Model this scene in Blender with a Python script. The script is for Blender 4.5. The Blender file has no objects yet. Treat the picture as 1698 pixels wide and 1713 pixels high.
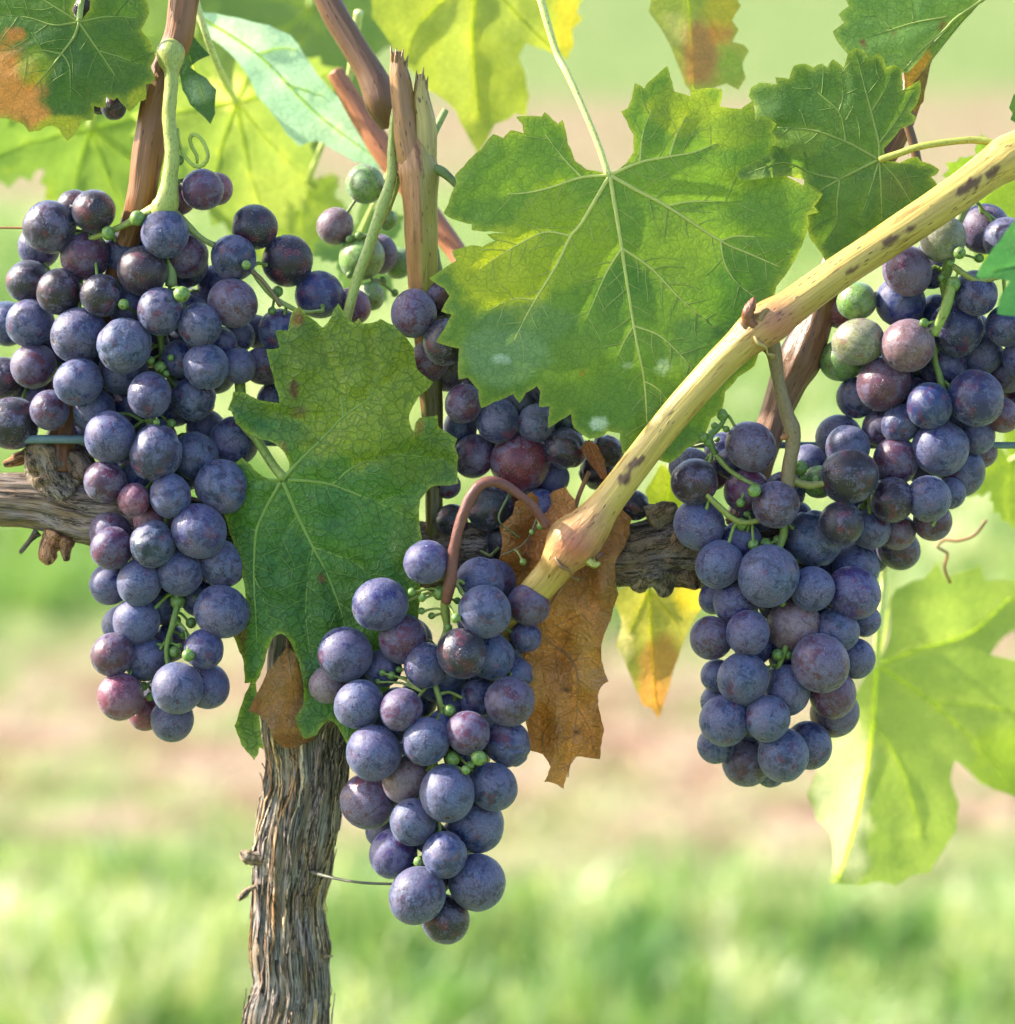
import bpy, math, random
import numpy as np
from mathutils import Vector
from mathutils.geometry import delaunay_2d_cdt

rnd = random.Random(7)
nr = np.random.RandomState(11)
SC = bpy.context.scene
COL = SC.collection

# ------------------------------------------------------------------ camera, sky, sun
PITCH = math.radians(12.0)
CAM_H = 1.15
LENS = 108.0
DP = 1698 * LENS / 36.0          # focal distance counted in picture units
U = 0.9 / DP                     # metres per unit at the focal plane
CX, CY = 849.0, 856.5
cam_d = bpy.data.cameras.new('camera')
cam = bpy.data.objects.new('camera', cam_d)
COL.objects.link(cam)
cam.location = (0, 0, CAM_H)
cam.rotation_euler = (math.pi / 2 - PITCH, 0, 0)
cam_d.sensor_fit = 'HORIZONTAL'
cam_d.sensor_width = 36.0
cam_d.lens = LENS
cam_d.clip_start = 0.01
cam_d.clip_end = 1000
cam_d.dof.use_dof = True
cam_d.dof.focus_distance = 0.90
cam_d.dof.aperture_fstop = 8.5
SC.camera = cam

SUN_DIR = Vector((-0.80, 0.16, 0.58)).normalized()     # towards the sun
w = bpy.data.worlds.new("World"); SC.world = w; w.use_nodes = True
nt = w.node_tree
bg = nt.nodes['Background']
sky = nt.nodes.new('ShaderNodeTexSky'); sky.sky_type = 'NISHITA'; sky.sun_disc = False
sky.sun_elevation = math.asin(SUN_DIR.z)
sky.sun_rotation = math.atan2(SUN_DIR.x, SUN_DIR.y)
sky.air_density = 1.0; sky.dust_density = 2.5; sky.ozone_density = 1.0
nt.links.new(sky.outputs[0], bg.inputs[0]); bg.inputs[1].default_value = 0.15
sun_d = bpy.data.lights.new('sun', 'SUN'); sun_d.energy = 4.2; sun_d.angle = math.radians(0.6)
sun_d.color = (1.0, 0.93, 0.80)
sun = bpy.data.objects.new('sun', sun_d); COL.objects.link(sun)
sun.rotation_euler = SUN_DIR.to_track_quat('Z', 'Y').to_euler()
sun.location = (-2, 0, 4)
SC.view_settings.view_transform = 'Standard'
SC.view_settings.look = 'None'
SC.view_settings.exposure = 1.58
SC.view_settings.gamma = 1.0
SC.render.engine = 'CYCLES'
SC.cycles.max_bounces = 4
SC.cycles.diffuse_bounces = 3
SC.cycles.glossy_bounces = 1
SC.cycles.transmission_bounces = 3
SC.cycles.caustics_reflective = False
SC.cycles.caustics_refractive = False
SC.cycles.use_denoising = True
SC.cycles.use_adaptive_sampling = True
SC.cycles.adaptive_threshold = 0.02

# ------------------------------------------------------------------ helpers
AXR = np.array([1.0, 0, 0])
AXU = np.array([0, math.sin(PITCH), math.cos(PITCH)])
AXF = np.array([0, math.cos(PITCH), -math.sin(PITCH)])
CAM = np.array([0, 0, CAM_H])


def c3(x, y, d):
    """picture units + depth -> camera-aligned cartesian units"""
    x = np.asarray(x, float); y = np.asarray(y, float); d = np.asarray(d, float)
    k = (DP + d) / DP
    return np.stack([(x - CX) * k, (CY - y) * k, DP + d + 0 * x], -1)


def world(c):
    c = np.asarray(c, float)
    return CAM + U * (c[..., 0:1] * AXR + c[..., 1:2] * AXU + c[..., 2:3] * AXF)


def P(x, y, d):
    return world(c3(x, y, d))


def _hash(ix, iy, iz, s):
    h = (ix.astype(np.int64) * 374761393 + iy.astype(np.int64) * 668265263 + iz.astype(np.int64) * 2147483647 + s * 974711)
    h = (h ^ (h >> 13)) * 1274126177
    h = h & 0xffffffff
    h = (h ^ (h >> 16)) & 0xffff
    return h / 65535.0


def vn(x, y, z=0.0, seed=0):
    """value noise, -1..1"""
    x, y, z = np.broadcast_arrays(np.asarray(x, float), np.asarray(y, float), np.asarray(z, float))
    x0, y0, z0 = np.floor(x), np.floor(y), np.floor(z)
    fx, fy, fz = x - x0, y - y0, z - z0
    fx, fy, fz = [t * t * (3 - 2 * t) for t in (fx, fy, fz)]
    r = 0
    for a in (0, 1):
        for b in (0, 1):
            for c in (0, 1):
                wgt = (fx if a else 1 - fx) * (fy if b else 1 - fy) * (fz if c else 1 - fz)
                r = r + wgt * _hash(x0 + a, y0 + b, z0 + c, seed)
    return r * 2 - 1


def fbm(x, y, z=0.0, seed=0, o=3):
    r = 0; a = 1.0; f = 1.0
    for k in range(o):
        r = r + a * vn(np.asarray(x) * f, np.asarray(y) * f, np.asarray(z) * f, seed + 7 * k); a *= .5; f *= 2.03
    return r / 1.75


def mesh(name, verts, faces, smooth=True, attrs=None):
    me = bpy.data.meshes.new(name)
    if isinstance(faces, np.ndarray):
        n, k = faces.shape
        me.vertices.add(len(verts)); me.vertices.foreach_set('co', np.asarray(verts, np.float32).ravel())
        me.loops.add(n * k); me.loops.foreach_set('vertex_index', faces.astype(np.int32).ravel())
        me.polygons.add(n)
        me.polygons.foreach_set('loop_start', np.arange(0, n * k, k, dtype=np.int32))
        me.update(calc_edges=True); me.validate()
    else:
        me.from_pydata([tuple(v) for v in verts], [], faces)
    if smooth:
        me.polygons.foreach_set('use_smooth', np.ones(len(me.polygons), bool))
    for an, (t, arr) in (attrs or {}).items():
        a = me.attributes.new(an, t, 'POINT')
        arr = np.asarray(arr, np.float32)
        if t == 'FLOAT_COLOR':
            arr = np.concatenate([arr, np.ones((len(arr), 1), np.float32)], 1)
            a.data.foreach_set('color', arr.ravel())
        elif t == 'FLOAT_VECTOR':
            a.data.foreach_set('vector', arr.ravel())
        else:
            a.data.foreach_set('value', arr.ravel())
    me.update()
    return me


def link(name, me, mat=None, parent=None, loc=None, label=None):
    o = bpy.data.objects.new(name, me); COL.objects.link(o)
    if mat and not me.materials: me.materials.append(mat)
    if loc is not None: o.location = loc
    if parent: o.parent = parent
    if label: o['label'] = label
    return o


def tag(o, label, cat, group=None):
    o['label'] = label; o['category'] = cat
    if group: o['group'] = group
    return o


def thing(name, origin, label, cat, group=None):
    e = bpy.data.objects.new(name, None); COL.objects.link(e)
    e.location = origin; e.empty_display_size = 0.01
    return tag(e, label, cat, group)


def catmull(pts, step=6.0):
    pts = np.asarray(pts, float)
    if len(pts) == 2:
        n = max(2, int(np.linalg.norm(pts[1, :3] - pts[0, :3]) / step) + 1)
        t = np.linspace(0, 1, n)[:, None]
        return pts[0] * (1 - t) + pts[1] * t
    q = np.vstack([2 * pts[0] - pts[1], pts, 2 * pts[-1] - pts[-2]])
    out = []
    for i in range(1, len(q) - 2):
        p0, p1, p2, p3 = q[i - 1], q[i], q[i + 1], q[i + 2]
        n = max(2, int(np.linalg.norm(p2[:3] - p1[:3]) / step))
        for t in np.arange(n) / n:
            out.append(.5 * ((2 * p1) + (-p0 + p2) * t + (2 * p0 - 5 * p1 + 4 * p2 - p3) * t * t + (-p0 + 3 * p1 - 3 * p2 + p3) * t ** 3))
    out.append(q[-2])
    return np.array(out)


def tube_data(cp, seg=12, step=6.0, disp=None, tint=None, ends=True):
    """cp: (n,4) camera-space centre + radius (units). returns verts(world), faces, bp, tint"""
    c = catmull(cp, step)
    p, r = c[:, :3], np.maximum(c[:, 3], .05)
    n = len(p)
    T = np.gradient(p, axis=0); T /= np.linalg.norm(T, axis=1)[:, None] + 1e-9
    s = np.concatenate([[0], np.cumsum(np.linalg.norm(np.diff(p, axis=0), axis=1))])
    N = np.zeros_like(p)
    ref = np.array([0, 0, -1.0]) if abs(T[0, 2]) < .8 else np.array([1.0, 0, 0])
    v = ref - T[0] * ref.dot(T[0]); N[0] = v / np.linalg.norm(v)
    for i in range(1, n):
        v = N[i - 1] - T[i] * N[i - 1].dot(T[i]); N[i] = v / np.linalg.norm(v)
    B = np.cross(T, N)
    th = np.linspace(0, 2 * math.pi, seg, endpoint=False)
    TH, SS = np.meshgrid(th, s)
    R = np.repeat(r[:, None], seg, 1)
    if disp is not None: R = R + disp(TH, SS, R)
    V = p[:, None, :] + R[..., None] * (np.cos(TH)[..., None] * N[:, None, :] + np.sin(TH)[..., None] * B[:, None, :])
    bp = np.stack([np.cos(TH) * R / 50, np.sin(TH) * R / 50, SS / 100], -1).reshape(-1, 3)
    V = V.reshape(-1, 3)
    idx = np.arange(n * seg).reshape(n, seg)
    a = idx[:-1]; b = idx[1:]
    F = np.stack([a, np.roll(a, -1, 1), np.roll(b, -1, 1), b], -1).reshape(-1, 4).tolist()
    if ends:
        V = np.vstack([V, p[0] - T[0] * r[0] * .3, p[-1] + T[-1] * r[-1] * .3])
        bp = np.vstack([bp, [0, 0, 0], [0, 0, s[-1] / 100]])
        e0, e1 = n * seg, n * seg + 1
        for k in range(seg):
            F.append([e0, (k + 1) % seg, k]); F.append([e1, idx[-1, k], idx[-1, (k + 1) % seg]])
    tt = np.ones((len(V), 3)) * np.array(tint if tint is not None and not callable(tint) else (1, 1, 1))
    if callable(tint):
        tt = tint(V, bp)
    return V, F, bp, tt


def merge(parts):
    Vs, Fs, Bs, Ts, o = [], [], [], [], 0
    for V, F, B, T in parts:
        Vs.append(V); Bs.append(B); Ts.append(T)
        Fs += [[i + o for i in f] for f in F]; o += len(V)
    return np.vstack(Vs), Fs, np.vstack(Bs), np.vstack(Ts)


def tube_obj(name, parts, mat, parent=None, origin=None, label=None, smooth=True):
    V, F, B, T = merge(parts)
    W = world(V)
    o = np.array(origin) if origin is not None else W.mean(0)
    me = mesh(name, W - o, F, smooth, {'bp': ('FLOAT_VECTOR', B), 'tint': ('FLOAT_COLOR', T)})
    ob = link(name, me, mat, parent, None if parent else o, label)
    return ob


def cpts(l):
    """[(x,y,d,r)] picture units -> camera-space with radius corrected for distance"""
    a = np.array(l, float)
    c = c3(a[:, 0], a[:, 1], a[:, 2])
    return np.concatenate([c, (a[:, 3] * (DP + a[:, 2]) / DP)[:, None]], 1)


# ------------------------------------------------------------------ materials
class NT:
    def __init__(self, name):
        self.m = bpy.data.materials.new(name); self.m.use_nodes = True
        self.t = self.m.node_tree; self.t.nodes.clear()
        self.out = self.n('ShaderNodeOutputMaterial')

    def n(self, typ, **kw):
        nd = self.t.nodes.new(typ)
        for k, v in kw.items(): setattr(nd, k, v)
        return nd

    def l(self, a, b): self.t.links.new(a, b)

    def set(self, sock, v):
        if isinstance(v, bpy.types.NodeSocket): self.l(v, sock)
        elif isinstance(v, (tuple, list)) and sock.type == 'RGBA': sock.default_value = tuple(v)[:3] + (1,)
        else: sock.default_value = v

    def math(self, op, a, b=0.0, clamp=False):
        nd = self.n('ShaderNodeMath', operation=op, use_clamp=clamp); self.set(nd.inputs[0], a); self.set(nd.inputs[1], b)
        return nd.outputs[0]

    def vmath(self, op, a, b=None, s=None):
        nd = self.n('ShaderNodeVectorMath', operation=op); self.set(nd.inputs[0], a)
        if b is not None: self.set(nd.inputs[1], b)
        if s is not None: self.set(nd.inputs['Scale'], s)
        return nd.outputs['Value'] if op in ('LENGTH', 'DISTANCE', 'DOT_PRODUCT') else nd.outputs[0]

    def mix(self, f, a, b, blend='MIX'):
        nd = self.n('ShaderNodeMix', data_type='RGBA', blend_type=blend)
        self.set(nd.inputs[0], f); self.set(nd.inputs[6], a); self.set(nd.inputs[7], b)
        return nd.outputs[2]

    def ramp(self, v, lo, hi, a=0.0, b=1.0):
        nd = self.n('ShaderNodeMapRange', interpolation_type='SMOOTHSTEP'); self.set(nd.inputs[0], v)
        nd.inputs[1].default_value = lo; nd.inputs[2].default_value = hi
        nd.inputs[3].default_value = a; nd.inputs[4].default_value = b
        return nd.outputs[0]

    def noise(self, vec, scale, detail=2.0, rough=.5, dist=0.0):
        nd = self.n('ShaderNodeTexNoise'); self.set(nd.inputs['Vector'], vec)
        nd.inputs['Scale'].default_value = scale; nd.inputs['Detail'].default_value = detail
        nd.inputs['Roughness'].default_value = rough; nd.inputs['Distortion'].default_value = dist
        return nd.outputs[0]

    def vor(self, vec, scale, feature='F1'):
        nd = self.n('ShaderNodeTexVoronoi', feature=feature); self.set(nd.inputs['Vector'], vec)
        nd.inputs['Scale'].default_value = scale
        return nd.outputs['Distance']

    def attr(self, name, out='Color'):
        return self.n('ShaderNodeAttribute', attribute_name=name).outputs[out]

    def bump(self, h, strength, dist=.001, nrm=None):
        nd = self.n('ShaderNodeBump'); nd.inputs['Strength'].default_value = strength; nd.inputs['Distance'].default_value = dist
        self.l(h, nd.inputs['Height'])
        if nrm is not None: self.l(nrm, nd.inputs['Normal'])
        return nd.outputs[0]

    def princ(self, col, rough=.5, normal=None, spec=.5, **kw):
        p = self.n('ShaderNodeBsdfPrincipled')
        self.set(p.inputs['Base Color'], col); self.set(p.inputs['Roughness'], rough)
        p.inputs['Specular IOR Level'].default_value = spec
        if normal is not None: self.l(normal, p.inputs['Normal'])
        for k, v in kw.items(): self.set(p.inputs[k.replace('_', ' ')], v)
        return p.outputs[0]

    def done(self, sh):
        self.l(sh, self.out.inputs[0]); return self.m


def mat_grape():
    g = NT('grape_skin')
    tc = g.n('ShaderNodeTexCoord').outputs['Object']
    oi = g.n('ShaderNodeObjectInfo')
    off = g.vmath('SCALE', (37.1, 11.7, 23.3), s=oi.outputs['Random'])
    v = g.vmath('ADD', tc, off)
    skin = oi.outputs['Color']; amt = oi.outputs['Alpha']
    big = g.noise(v, 1.3, 2, .55)
    mid = g.noise(v, 3.2, 4, .62, .8)
    fine = g.noise(v, 26, 3, .7)
    # bloom cover: mostly there, rubbed away in patches
    cover = g.math('ADD', g.math('MULTIPLY', amt, 1.1), g.math('MULTIPLY', g.math('SUBTRACT', big, .5), 1.9))
    cover = g.math('ADD', cover, g.math('MULTIPLY', g.math('SUBTRACT', mid, .5), 1.7))
    cover = g.ramp(cover, .26, .74, .06, 1.0)
    grain = g.noise(v, 11, 4, .75)
    cover = g.math('MULTIPLY', cover, g.ramp(grain, .30, .62, .50, 1.0))
    blush = g.mix(g.ramp(g.noise(v, 1.7, 2, .5), .5, .72), skin, g.mix(.65, skin, (.16, .018, .032)))
    bloomc = g.mix(.84, g.mix(1.0, skin, (1.6, 1.6, 1.6), 'MULTIPLY'), g.mix(g.ramp(big, .35, .65), (.070, .100, .205), (.108, .090, .168)))
    bloomc = g.mix(g.ramp(fine, .46, .66, 0, .55), bloomc, (.22, .25, .38))
    # green / pink fruit keeps its own hue under the bloom
    warm = g.ramp(g.vmath('DOT_PRODUCT', skin, (1, 1, 0)), .10, .24)
    bloomc = g.mix(g.math('MULTIPLY', warm, .80), bloomc, g.mix(.30, skin, (.34, .31, .40)))
    col = g.mix(cover, blush, bloomc)
    # rubbed finger-like smudges and hairline cracks
    sm = g.ramp(g.noise(v, 2.1, 6, .72, 1.2), .51, .60)
    col = g.mix(g.math('MULTIPLY', sm, .74), col, g.mix(.5, skin, (.012, .010, .018)))
    cr = g.n('ShaderNodeTexNoise'); g.l(v, cr.inputs['Vector']); cr.inputs['Scale'].default_value = 2.4; cr.inputs['Detail'].default_value = 3
    crack = g.math('MULTIPLY', g.ramp(g.math('ABSOLUTE', g.math('SUBTRACT', cr.outputs[0], .5)), .010, .002), g.ramp(g.noise(v, 1.1), .50, .60))
    col = g.mix(g.math('MULTIPLY', crack, .6), col, (.02, .012, .02))
    # corky specks
    vo = g.vor(v, 4.2)
    spot = g.math('MULTIPLY', g.ramp(vo, .13, .07), g.ramp(g.noise(v, 2.2), .46, .52))
    col = g.mix(g.math('MULTIPLY', spot, .8), col, (.085, .030, .012))
    # dust and dew specks
    vd = g.vor(v, 17)
    spk = g.math('MULTIPLY', g.ramp(vd, .24, .13), g.ramp(g.noise(v, 1.9, 2), .45, .58))
    col = g.mix(g.math('MULTIPLY', spk, .75), col, (.40, .42, .52))
    gr2 = g.noise(v, 19, 2, .8)
    col = g.mix(1.0, col, g.mix(g.ramp(gr2, .34, .66), (.76, .76, .76), (1.26, 1.26, 1.24)), 'MULTIPLY')
    # stylar scar at the free end
    dd = g.vmath('DISTANCE', tc, (0, 0, -1))
    col = g.mix(g.math('MULTIPLY', g.ramp(dd, .42, .16), .35), col, (.03, .02, .04))
    col = g.mix(g.math('MULTIPLY', g.ramp(dd, .17, .12), .5), col, (.22, .20, .25))
    col = g.mix(g.ramp(dd, .125, .085), col, (.040, .018, .010))
    rough = g.math('ADD', g.ramp(cover, 0, 1, .20, .52), g.math('MULTIPLY', spk, -.15))
    h = g.math('ADD', g.math('MULTIPLY', fine, .25), g.math('MULTIPLY', mid, .5))
    h = g.math('ADD', h, g.math('MULTIPLY', spk, .5))
    h = g.math('SUBTRACT', h, g.math('MULTIPLY', g.ramp(dd, .15, .06), .9))
    nb = g.bump(g.math('SUBTRACT', h, g.math('MULTIPLY', crack, .5)), .45, .0008)
    return g.done(g.princ(col, rough, nb, .5, Sheen_Weight=.22, Sheen_Roughness=.45, Sheen_Tint=(.62, .74, 1.0)))


def mat_berry():
    g = NT('unripe_berry_skin')
    tc = g.n('ShaderNodeTexCoord').outputs['Object']
    oi = g.n('ShaderNodeObjectInfo')
    v = g.vmath('ADD', tc, g.vmath('SCALE', (31, 17, 9), s=oi.outputs['Random']))
    n1 = g.noise(v, 2.5, 3)
    col = g.mix(g.ramp(n1, .35, .65), (.09, .19, .035), (.20, .31, .075))
    dd = g.vmath('DISTANCE', tc, (0, 0, -1))
    col = g.mix(g.ramp(dd, .3, .14), col, (.10, .06, .015))
    col = g.mix(g.math('MULTIPLY', g.ramp(g.noise(v, 9), .62, .7), .6), col, (.45, .50, .30))
    return g.done(g.princ(col, .42, g.bump(n1, .3, .0003), .5))


def mat_leaf(name='leaf_blade', trans=.42, retic=.35, gloss=.42, bstr=.55, bdist=.0009, tc=(2.1, 1.75, .8)):
    g = NT(name)
    lp = g.attr('lp', 'Vector'); tint = g.attr('tint')
    vd = g.attr('veind', 'Fac')
    wv = g.vmath('ADD', lp, g.vmath('SCALE', g.n('ShaderNodeTexNoise').outputs[1], s=0.0))
    ds = g.n('ShaderNodeTexNoise'); g.l(lp, ds.inputs['Vector']); ds.inputs['Scale'].default_value = 5
    wv = g.vmath('ADD', lp, g.vmath('SCALE', g.vmath('SUBTRACT', ds.outputs['Color'], (.5, .5, .5)), s=.12))
    e1 = g.vor(wv, 6.5, 'DISTANCE_TO_EDGE')
    e2 = g.vor(wv, 17, 'DISTANCE_TO_EDGE')
    line = g.math('MAXIMUM', g.ramp(e1, .11, .01), g.math('MULTIPLY', g.ramp(e2, .14, .0), .5))
    n1 = g.noise(lp, 3, 4, .7); n2 = g.noise(lp, 26, 3, .75)
    col = g.mix(1.0, tint, g.mix(n1, (.55, .66, .60), (1.42, 1.32, 1.35)), 'MULTIPLY')
    col = g.mix(g.ramp(n2, .42, .66, 0, .55), col, g.mix(1.0, tint, (1.5, 1.45, 1.6), 'MULTIPLY'))
    col = g.mix(g.math('MULTIPLY', line, retic), col, g.mix(1.0, col, (.45, .55, .45), 'MULTIPLY'))
    col = g.mix(g.math('MULTIPLY', g.ramp(g.noise(lp, 14, 2, .5), .68, .74), .5), col, (.16, .10, .02))
    wz = g.math('MULTIPLY', g.ramp(g.vor(lp, 24), .34, .18), g.ramp(g.noise(lp, 1.6, 4, .7), .52, .66))
    col = g.mix(g.math('MULTIPLY', wz, .32), col, (.34, .42, .30))
    col = g.mix(g.math('MULTIPLY', g.ramp(g.vor(lp, 15), .10, .05), .6), col, (.035, .045, .012))
    h = g.math('ADD', g.math('MULTIPLY', g.ramp(e1, 0, .22), 1.0), g.math('MULTIPLY', g.ramp(e2, 0, .2), .45))
    h = g.math('ADD', h, g.math('MULTIPLY', n2, .5))
    nb = g.bump(h, bstr, bdist)
    rough = g.ramp(n1, .3, .7, gloss - .08, gloss + .12)
    p = g.princ(col, rough, nb, .45)
    tr = g.n('ShaderNodeBsdfTranslucent'); g.l(g.mix(1.0, col, tc, 'MULTIPLY'), tr.inputs[0]); g.l(nb, tr.inputs['Normal'])
    mx = g.n('ShaderNodeMixShader'); mx.inputs[0].default_value = trans
    g.l(p, mx.inputs[1]); g.l(tr.outputs[0], mx.inputs[2])
    return g.done(mx.outputs[0])


def mat_plain(name, rough=.5, trans=0.0, nscale=12, namt=.35, bump=.3, spec=.4, speck=0.0):
    """tinted by the 'tint' attribute, small noise from 'bp'"""
    g = NT(name)
    bp = g.attr('bp', 'Vector'); tint = g.attr('tint')
    n1 = g.noise(bp, nscale, 4, .6)
    col = g.mix(1.0, tint, g.mix(n1, (1 - namt,) * 3, (1 + namt,) * 3), 'MULTIPLY')
    if speck:
        col = g.mix(g.math('MULTIPLY', g.ramp(g.noise(bp, 16, 3, .6), .58, .66), speck), col, (.09, .045, .02))
        col = g.mix(g.math('MULTIPLY', g.ramp(g.noise(bp, 2.2, 3, .6), .50, .68), speck * .7), col, g.mix(1.0, col, (.85, .58, .5), 'MULTIPLY'))
    nb = g.bump(n1, bump, .0006)
    p = g.princ(col, rough, nb, spec)
    if trans:
        tr = g.n('ShaderNodeBsdfTranslucent'); g.l(g.mix(1.0, col, (1.5, 1.4, .8), 'MULTIPLY'), tr.inputs[0])
        mx = g.n('ShaderNodeMixShader'); mx.inputs[0].default_value = trans
        g.l(p, mx.inputs[1]); g.l(tr.outputs[0], mx.inputs[2]); return g.done(mx.outputs[0])
    return g.done(p)


def mat_bark():
    g = NT('shaggy_bark')
    bp = g.attr('bp', 'Vector'); tint = g.attr('tint')
    st = g.vmath('MULTIPLY', bp, (1, 1, .10))
    st2 = g.vmath('MULTIPLY', bp, (1, 1, .03))
    n1 = g.noise(st, 5.5, 5, .7, .6); n2 = g.noise(st2, 36, 4, .7, .3); n3 = g.noise(bp, 1.6, 3)
    f = g.math('ADD', g.math('MULTIPLY', n1, .55), g.math('MULTIPLY', n2, .45))
    col = g.mix(g.ramp(f, .40, .57), (.030, .034, .030), g.mix(g.ramp(n3, .35, .65), (.43, .325, .23), (.49, .455, .43)))
    col = g.mix(g.ramp(n2, .57, .68), col, (.66, .50, .34))
    col = g.mix(1.0, col, tint, 'MULTIPLY')
    nb = g.bump(f, 1.0, .0022)
    return g.done(g.princ(col, .85, nb, .15))


def mat_cane():
    g = NT('cane_bark')
    bp = g.attr('bp', 'Vector'); tint = g.attr('tint')
    st = g.vmath('MULTIPLY', bp, (1, 1, .07))
    n1 = g.noise(st, 9, 4, .6, .3); n2 = g.noise(bp, 2.0, 3)
    col = g.mix(1.0, tint, g.mix(n1, (.50, .44, .36), (1.36, 1.38, 1.36)), 'MULTIPLY')
    sp = g.vmath('MULTIPLY', bp, (1, 1, .45))
    vo = g.vor(sp, 7.5)
    spot = g.math('MULTIPLY', g.ramp(vo, .20, .11), g.ramp(g.noise(bp, 1.7), .44, .52))
    n5 = g.noise(g.vmath('MULTIPLY', bp, (1, 1, .3)), 3.4, 4, .7)
    col = g.mix(g.math('MULTIPLY', g.ramp(n5, .56, .66), .75), col, g.mix(1.0, tint, (.45, .30, .22), 'MULTIPLY'))
    col = g.mix(g.math('MULTIPLY', spot, .85), col, (.03, .014, .012))
    nb = g.bump(g.math('ADD', n1, g.math('MULTIPLY', spot, -.3)), .55, .0009)
    return g.done(g.princ(col, .36, nb, .5))


M_GRAPE = mat_grape(); M_BERRY = mat_berry()
M_LEAF = mat_leaf('leaf_blade', .42, .40, .50, .13, .0006)
M_LEAF_PUCKERED = mat_leaf('leaf_blade_puckered', .36, .85, .36, .34, .0009); M_LEAF_SOFT = mat_leaf('leaf_blade_thin', .50, .2, .48, .12, .0009, (1.95, 1.7, 1.2))
M_DRY = mat_leaf('dry_leaf_blade', .25, .30, .30, .42, .0014)
M_STEM = mat_plain('green_stem', .45, .0, 14, .4, .4, .4, .6)
M_VEIN = mat_plain('leaf_vein', .5, .3, 10, .2, .15)
M_VEIN_SOFT = mat_plain('thin_leaf_vein', .5, .85, 10, .2, .1)
M_BARK = mat_bark(); M_CANE = mat_cane()
M_WIRE = mat_plain('galvanised_wire', .5, 0, 6, .3, .2)

# ------------------------------------------------------------------ ground and grass
def dist_of(y):      # ground distance seen at picture row y
    return CAM_H / math.tan(PITCH + math.atan((y - CY) / DP))


def build_ground():
    ax = np.concatenate([-np.geomspace(300, 6, 24), np.linspace(-5.5, 5.5, 45), np.geomspace(6, 300, 24)])
    ay = np.concatenate([-np.geomspace(200, 4, 14), np.linspace(-3, 18, 90), np.geomspace(19, 600, 30)])
    X, Y = np.meshgrid(ax, ay)
    Z = .035 * fbm(X * .5, Y * .5, 0, 3) + .012 * fbm(X * 3, Y * 3, 0, 5)
    Z = Z * np.clip((np.abs(Y - .9) + np.abs(X)) / .8, 0, 1) + .6 * np.clip((np.hypot(X, Y) - 60) / 240, 0, 4) * fbm(X / 70, Y / 70, 0, 9)
    idx = np.arange(X.size).reshape(X.shape)
    F = np.stack([idx[:-1, :-1], idx[:-1, 1:], idx[1:, 1:], idx[1:, :-1]], -1).reshape(-1, 4)
    g = NT('vineyard_floor')
    pos = g.n('ShaderNodeNewGeometry').outputs['Position']
    sx = g.n('ShaderNodeSeparateXYZ'); g.l(pos, sx.inputs[0])
    wob = g.math('ADD', sx.outputs[1], g.math('MULTIPLY', g.math('SUBTRACT', g.noise(pos, .9, 3, .6), .5), 1.1))
    b1 = g.math('MULTIPLY', g.ramp(wob, 3.35, 3.62), g.ramp(wob, 4.72, 4.35))
    wob2 = g.math('ADD', sx.outputs[1], g.math('MULTIPLY', g.math('SUBTRACT', g.noise(pos, .5, 2), .5), 2.0))
    b2 = g.math('MULTIPLY', g.ramp(wob2, 10.2, 11.6), g.ramp(wob2, 16.6, 14.6))
    soil = g.math('MAXIMUM', b1, b2)
    n1 = g.noise(pos, 2.6, 4, .6); n2 = g.noise(pos, 11, 4, .65); n3 = g.noise(pos, 45, 3, .6)
    grass = g.mix(g.ramp(n1, .35, .65), (.085, .17, .035), (.17, .235, .075))
    grass = g.mix(g.ramp(n2, .42, .62), grass, (.27, .31, .12))
    soilc = g.mix(g.ramp(n2, .35, .65), (.23, .125, .085), (.41, .32, .22))
    soilc = g.mix(g.ramp(n1, .48, .62, 0, .55), soilc, (.22, .27, .09))
    n4 = g.noise(pos, 5, 4, .7)
    f = g.math('MULTIPLY', soil, g.ramp(n4, .30, .52))
    col = g.mix(f, grass, soilc)
    col = g.mix(g.ramp(n3, .3, .7, 0, .5), col, g.mix(1.0, col, (.55, .6, .5), 'MULTIPLY'))
    nb = g.bump(g.math('ADD', n2, n3), .8, .03)
    me = mesh('ground', np.stack([X, Y, Z], -1).reshape(-1, 3), F)
    o = link('ground', me, g.done(g.princ(col, .9, nb, .1)))
    o['kind'] = 'structure'; o['label'] = 'grassy vineyard floor with bands of bare pinkish soil'
    return ax, ay, Z


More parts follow.
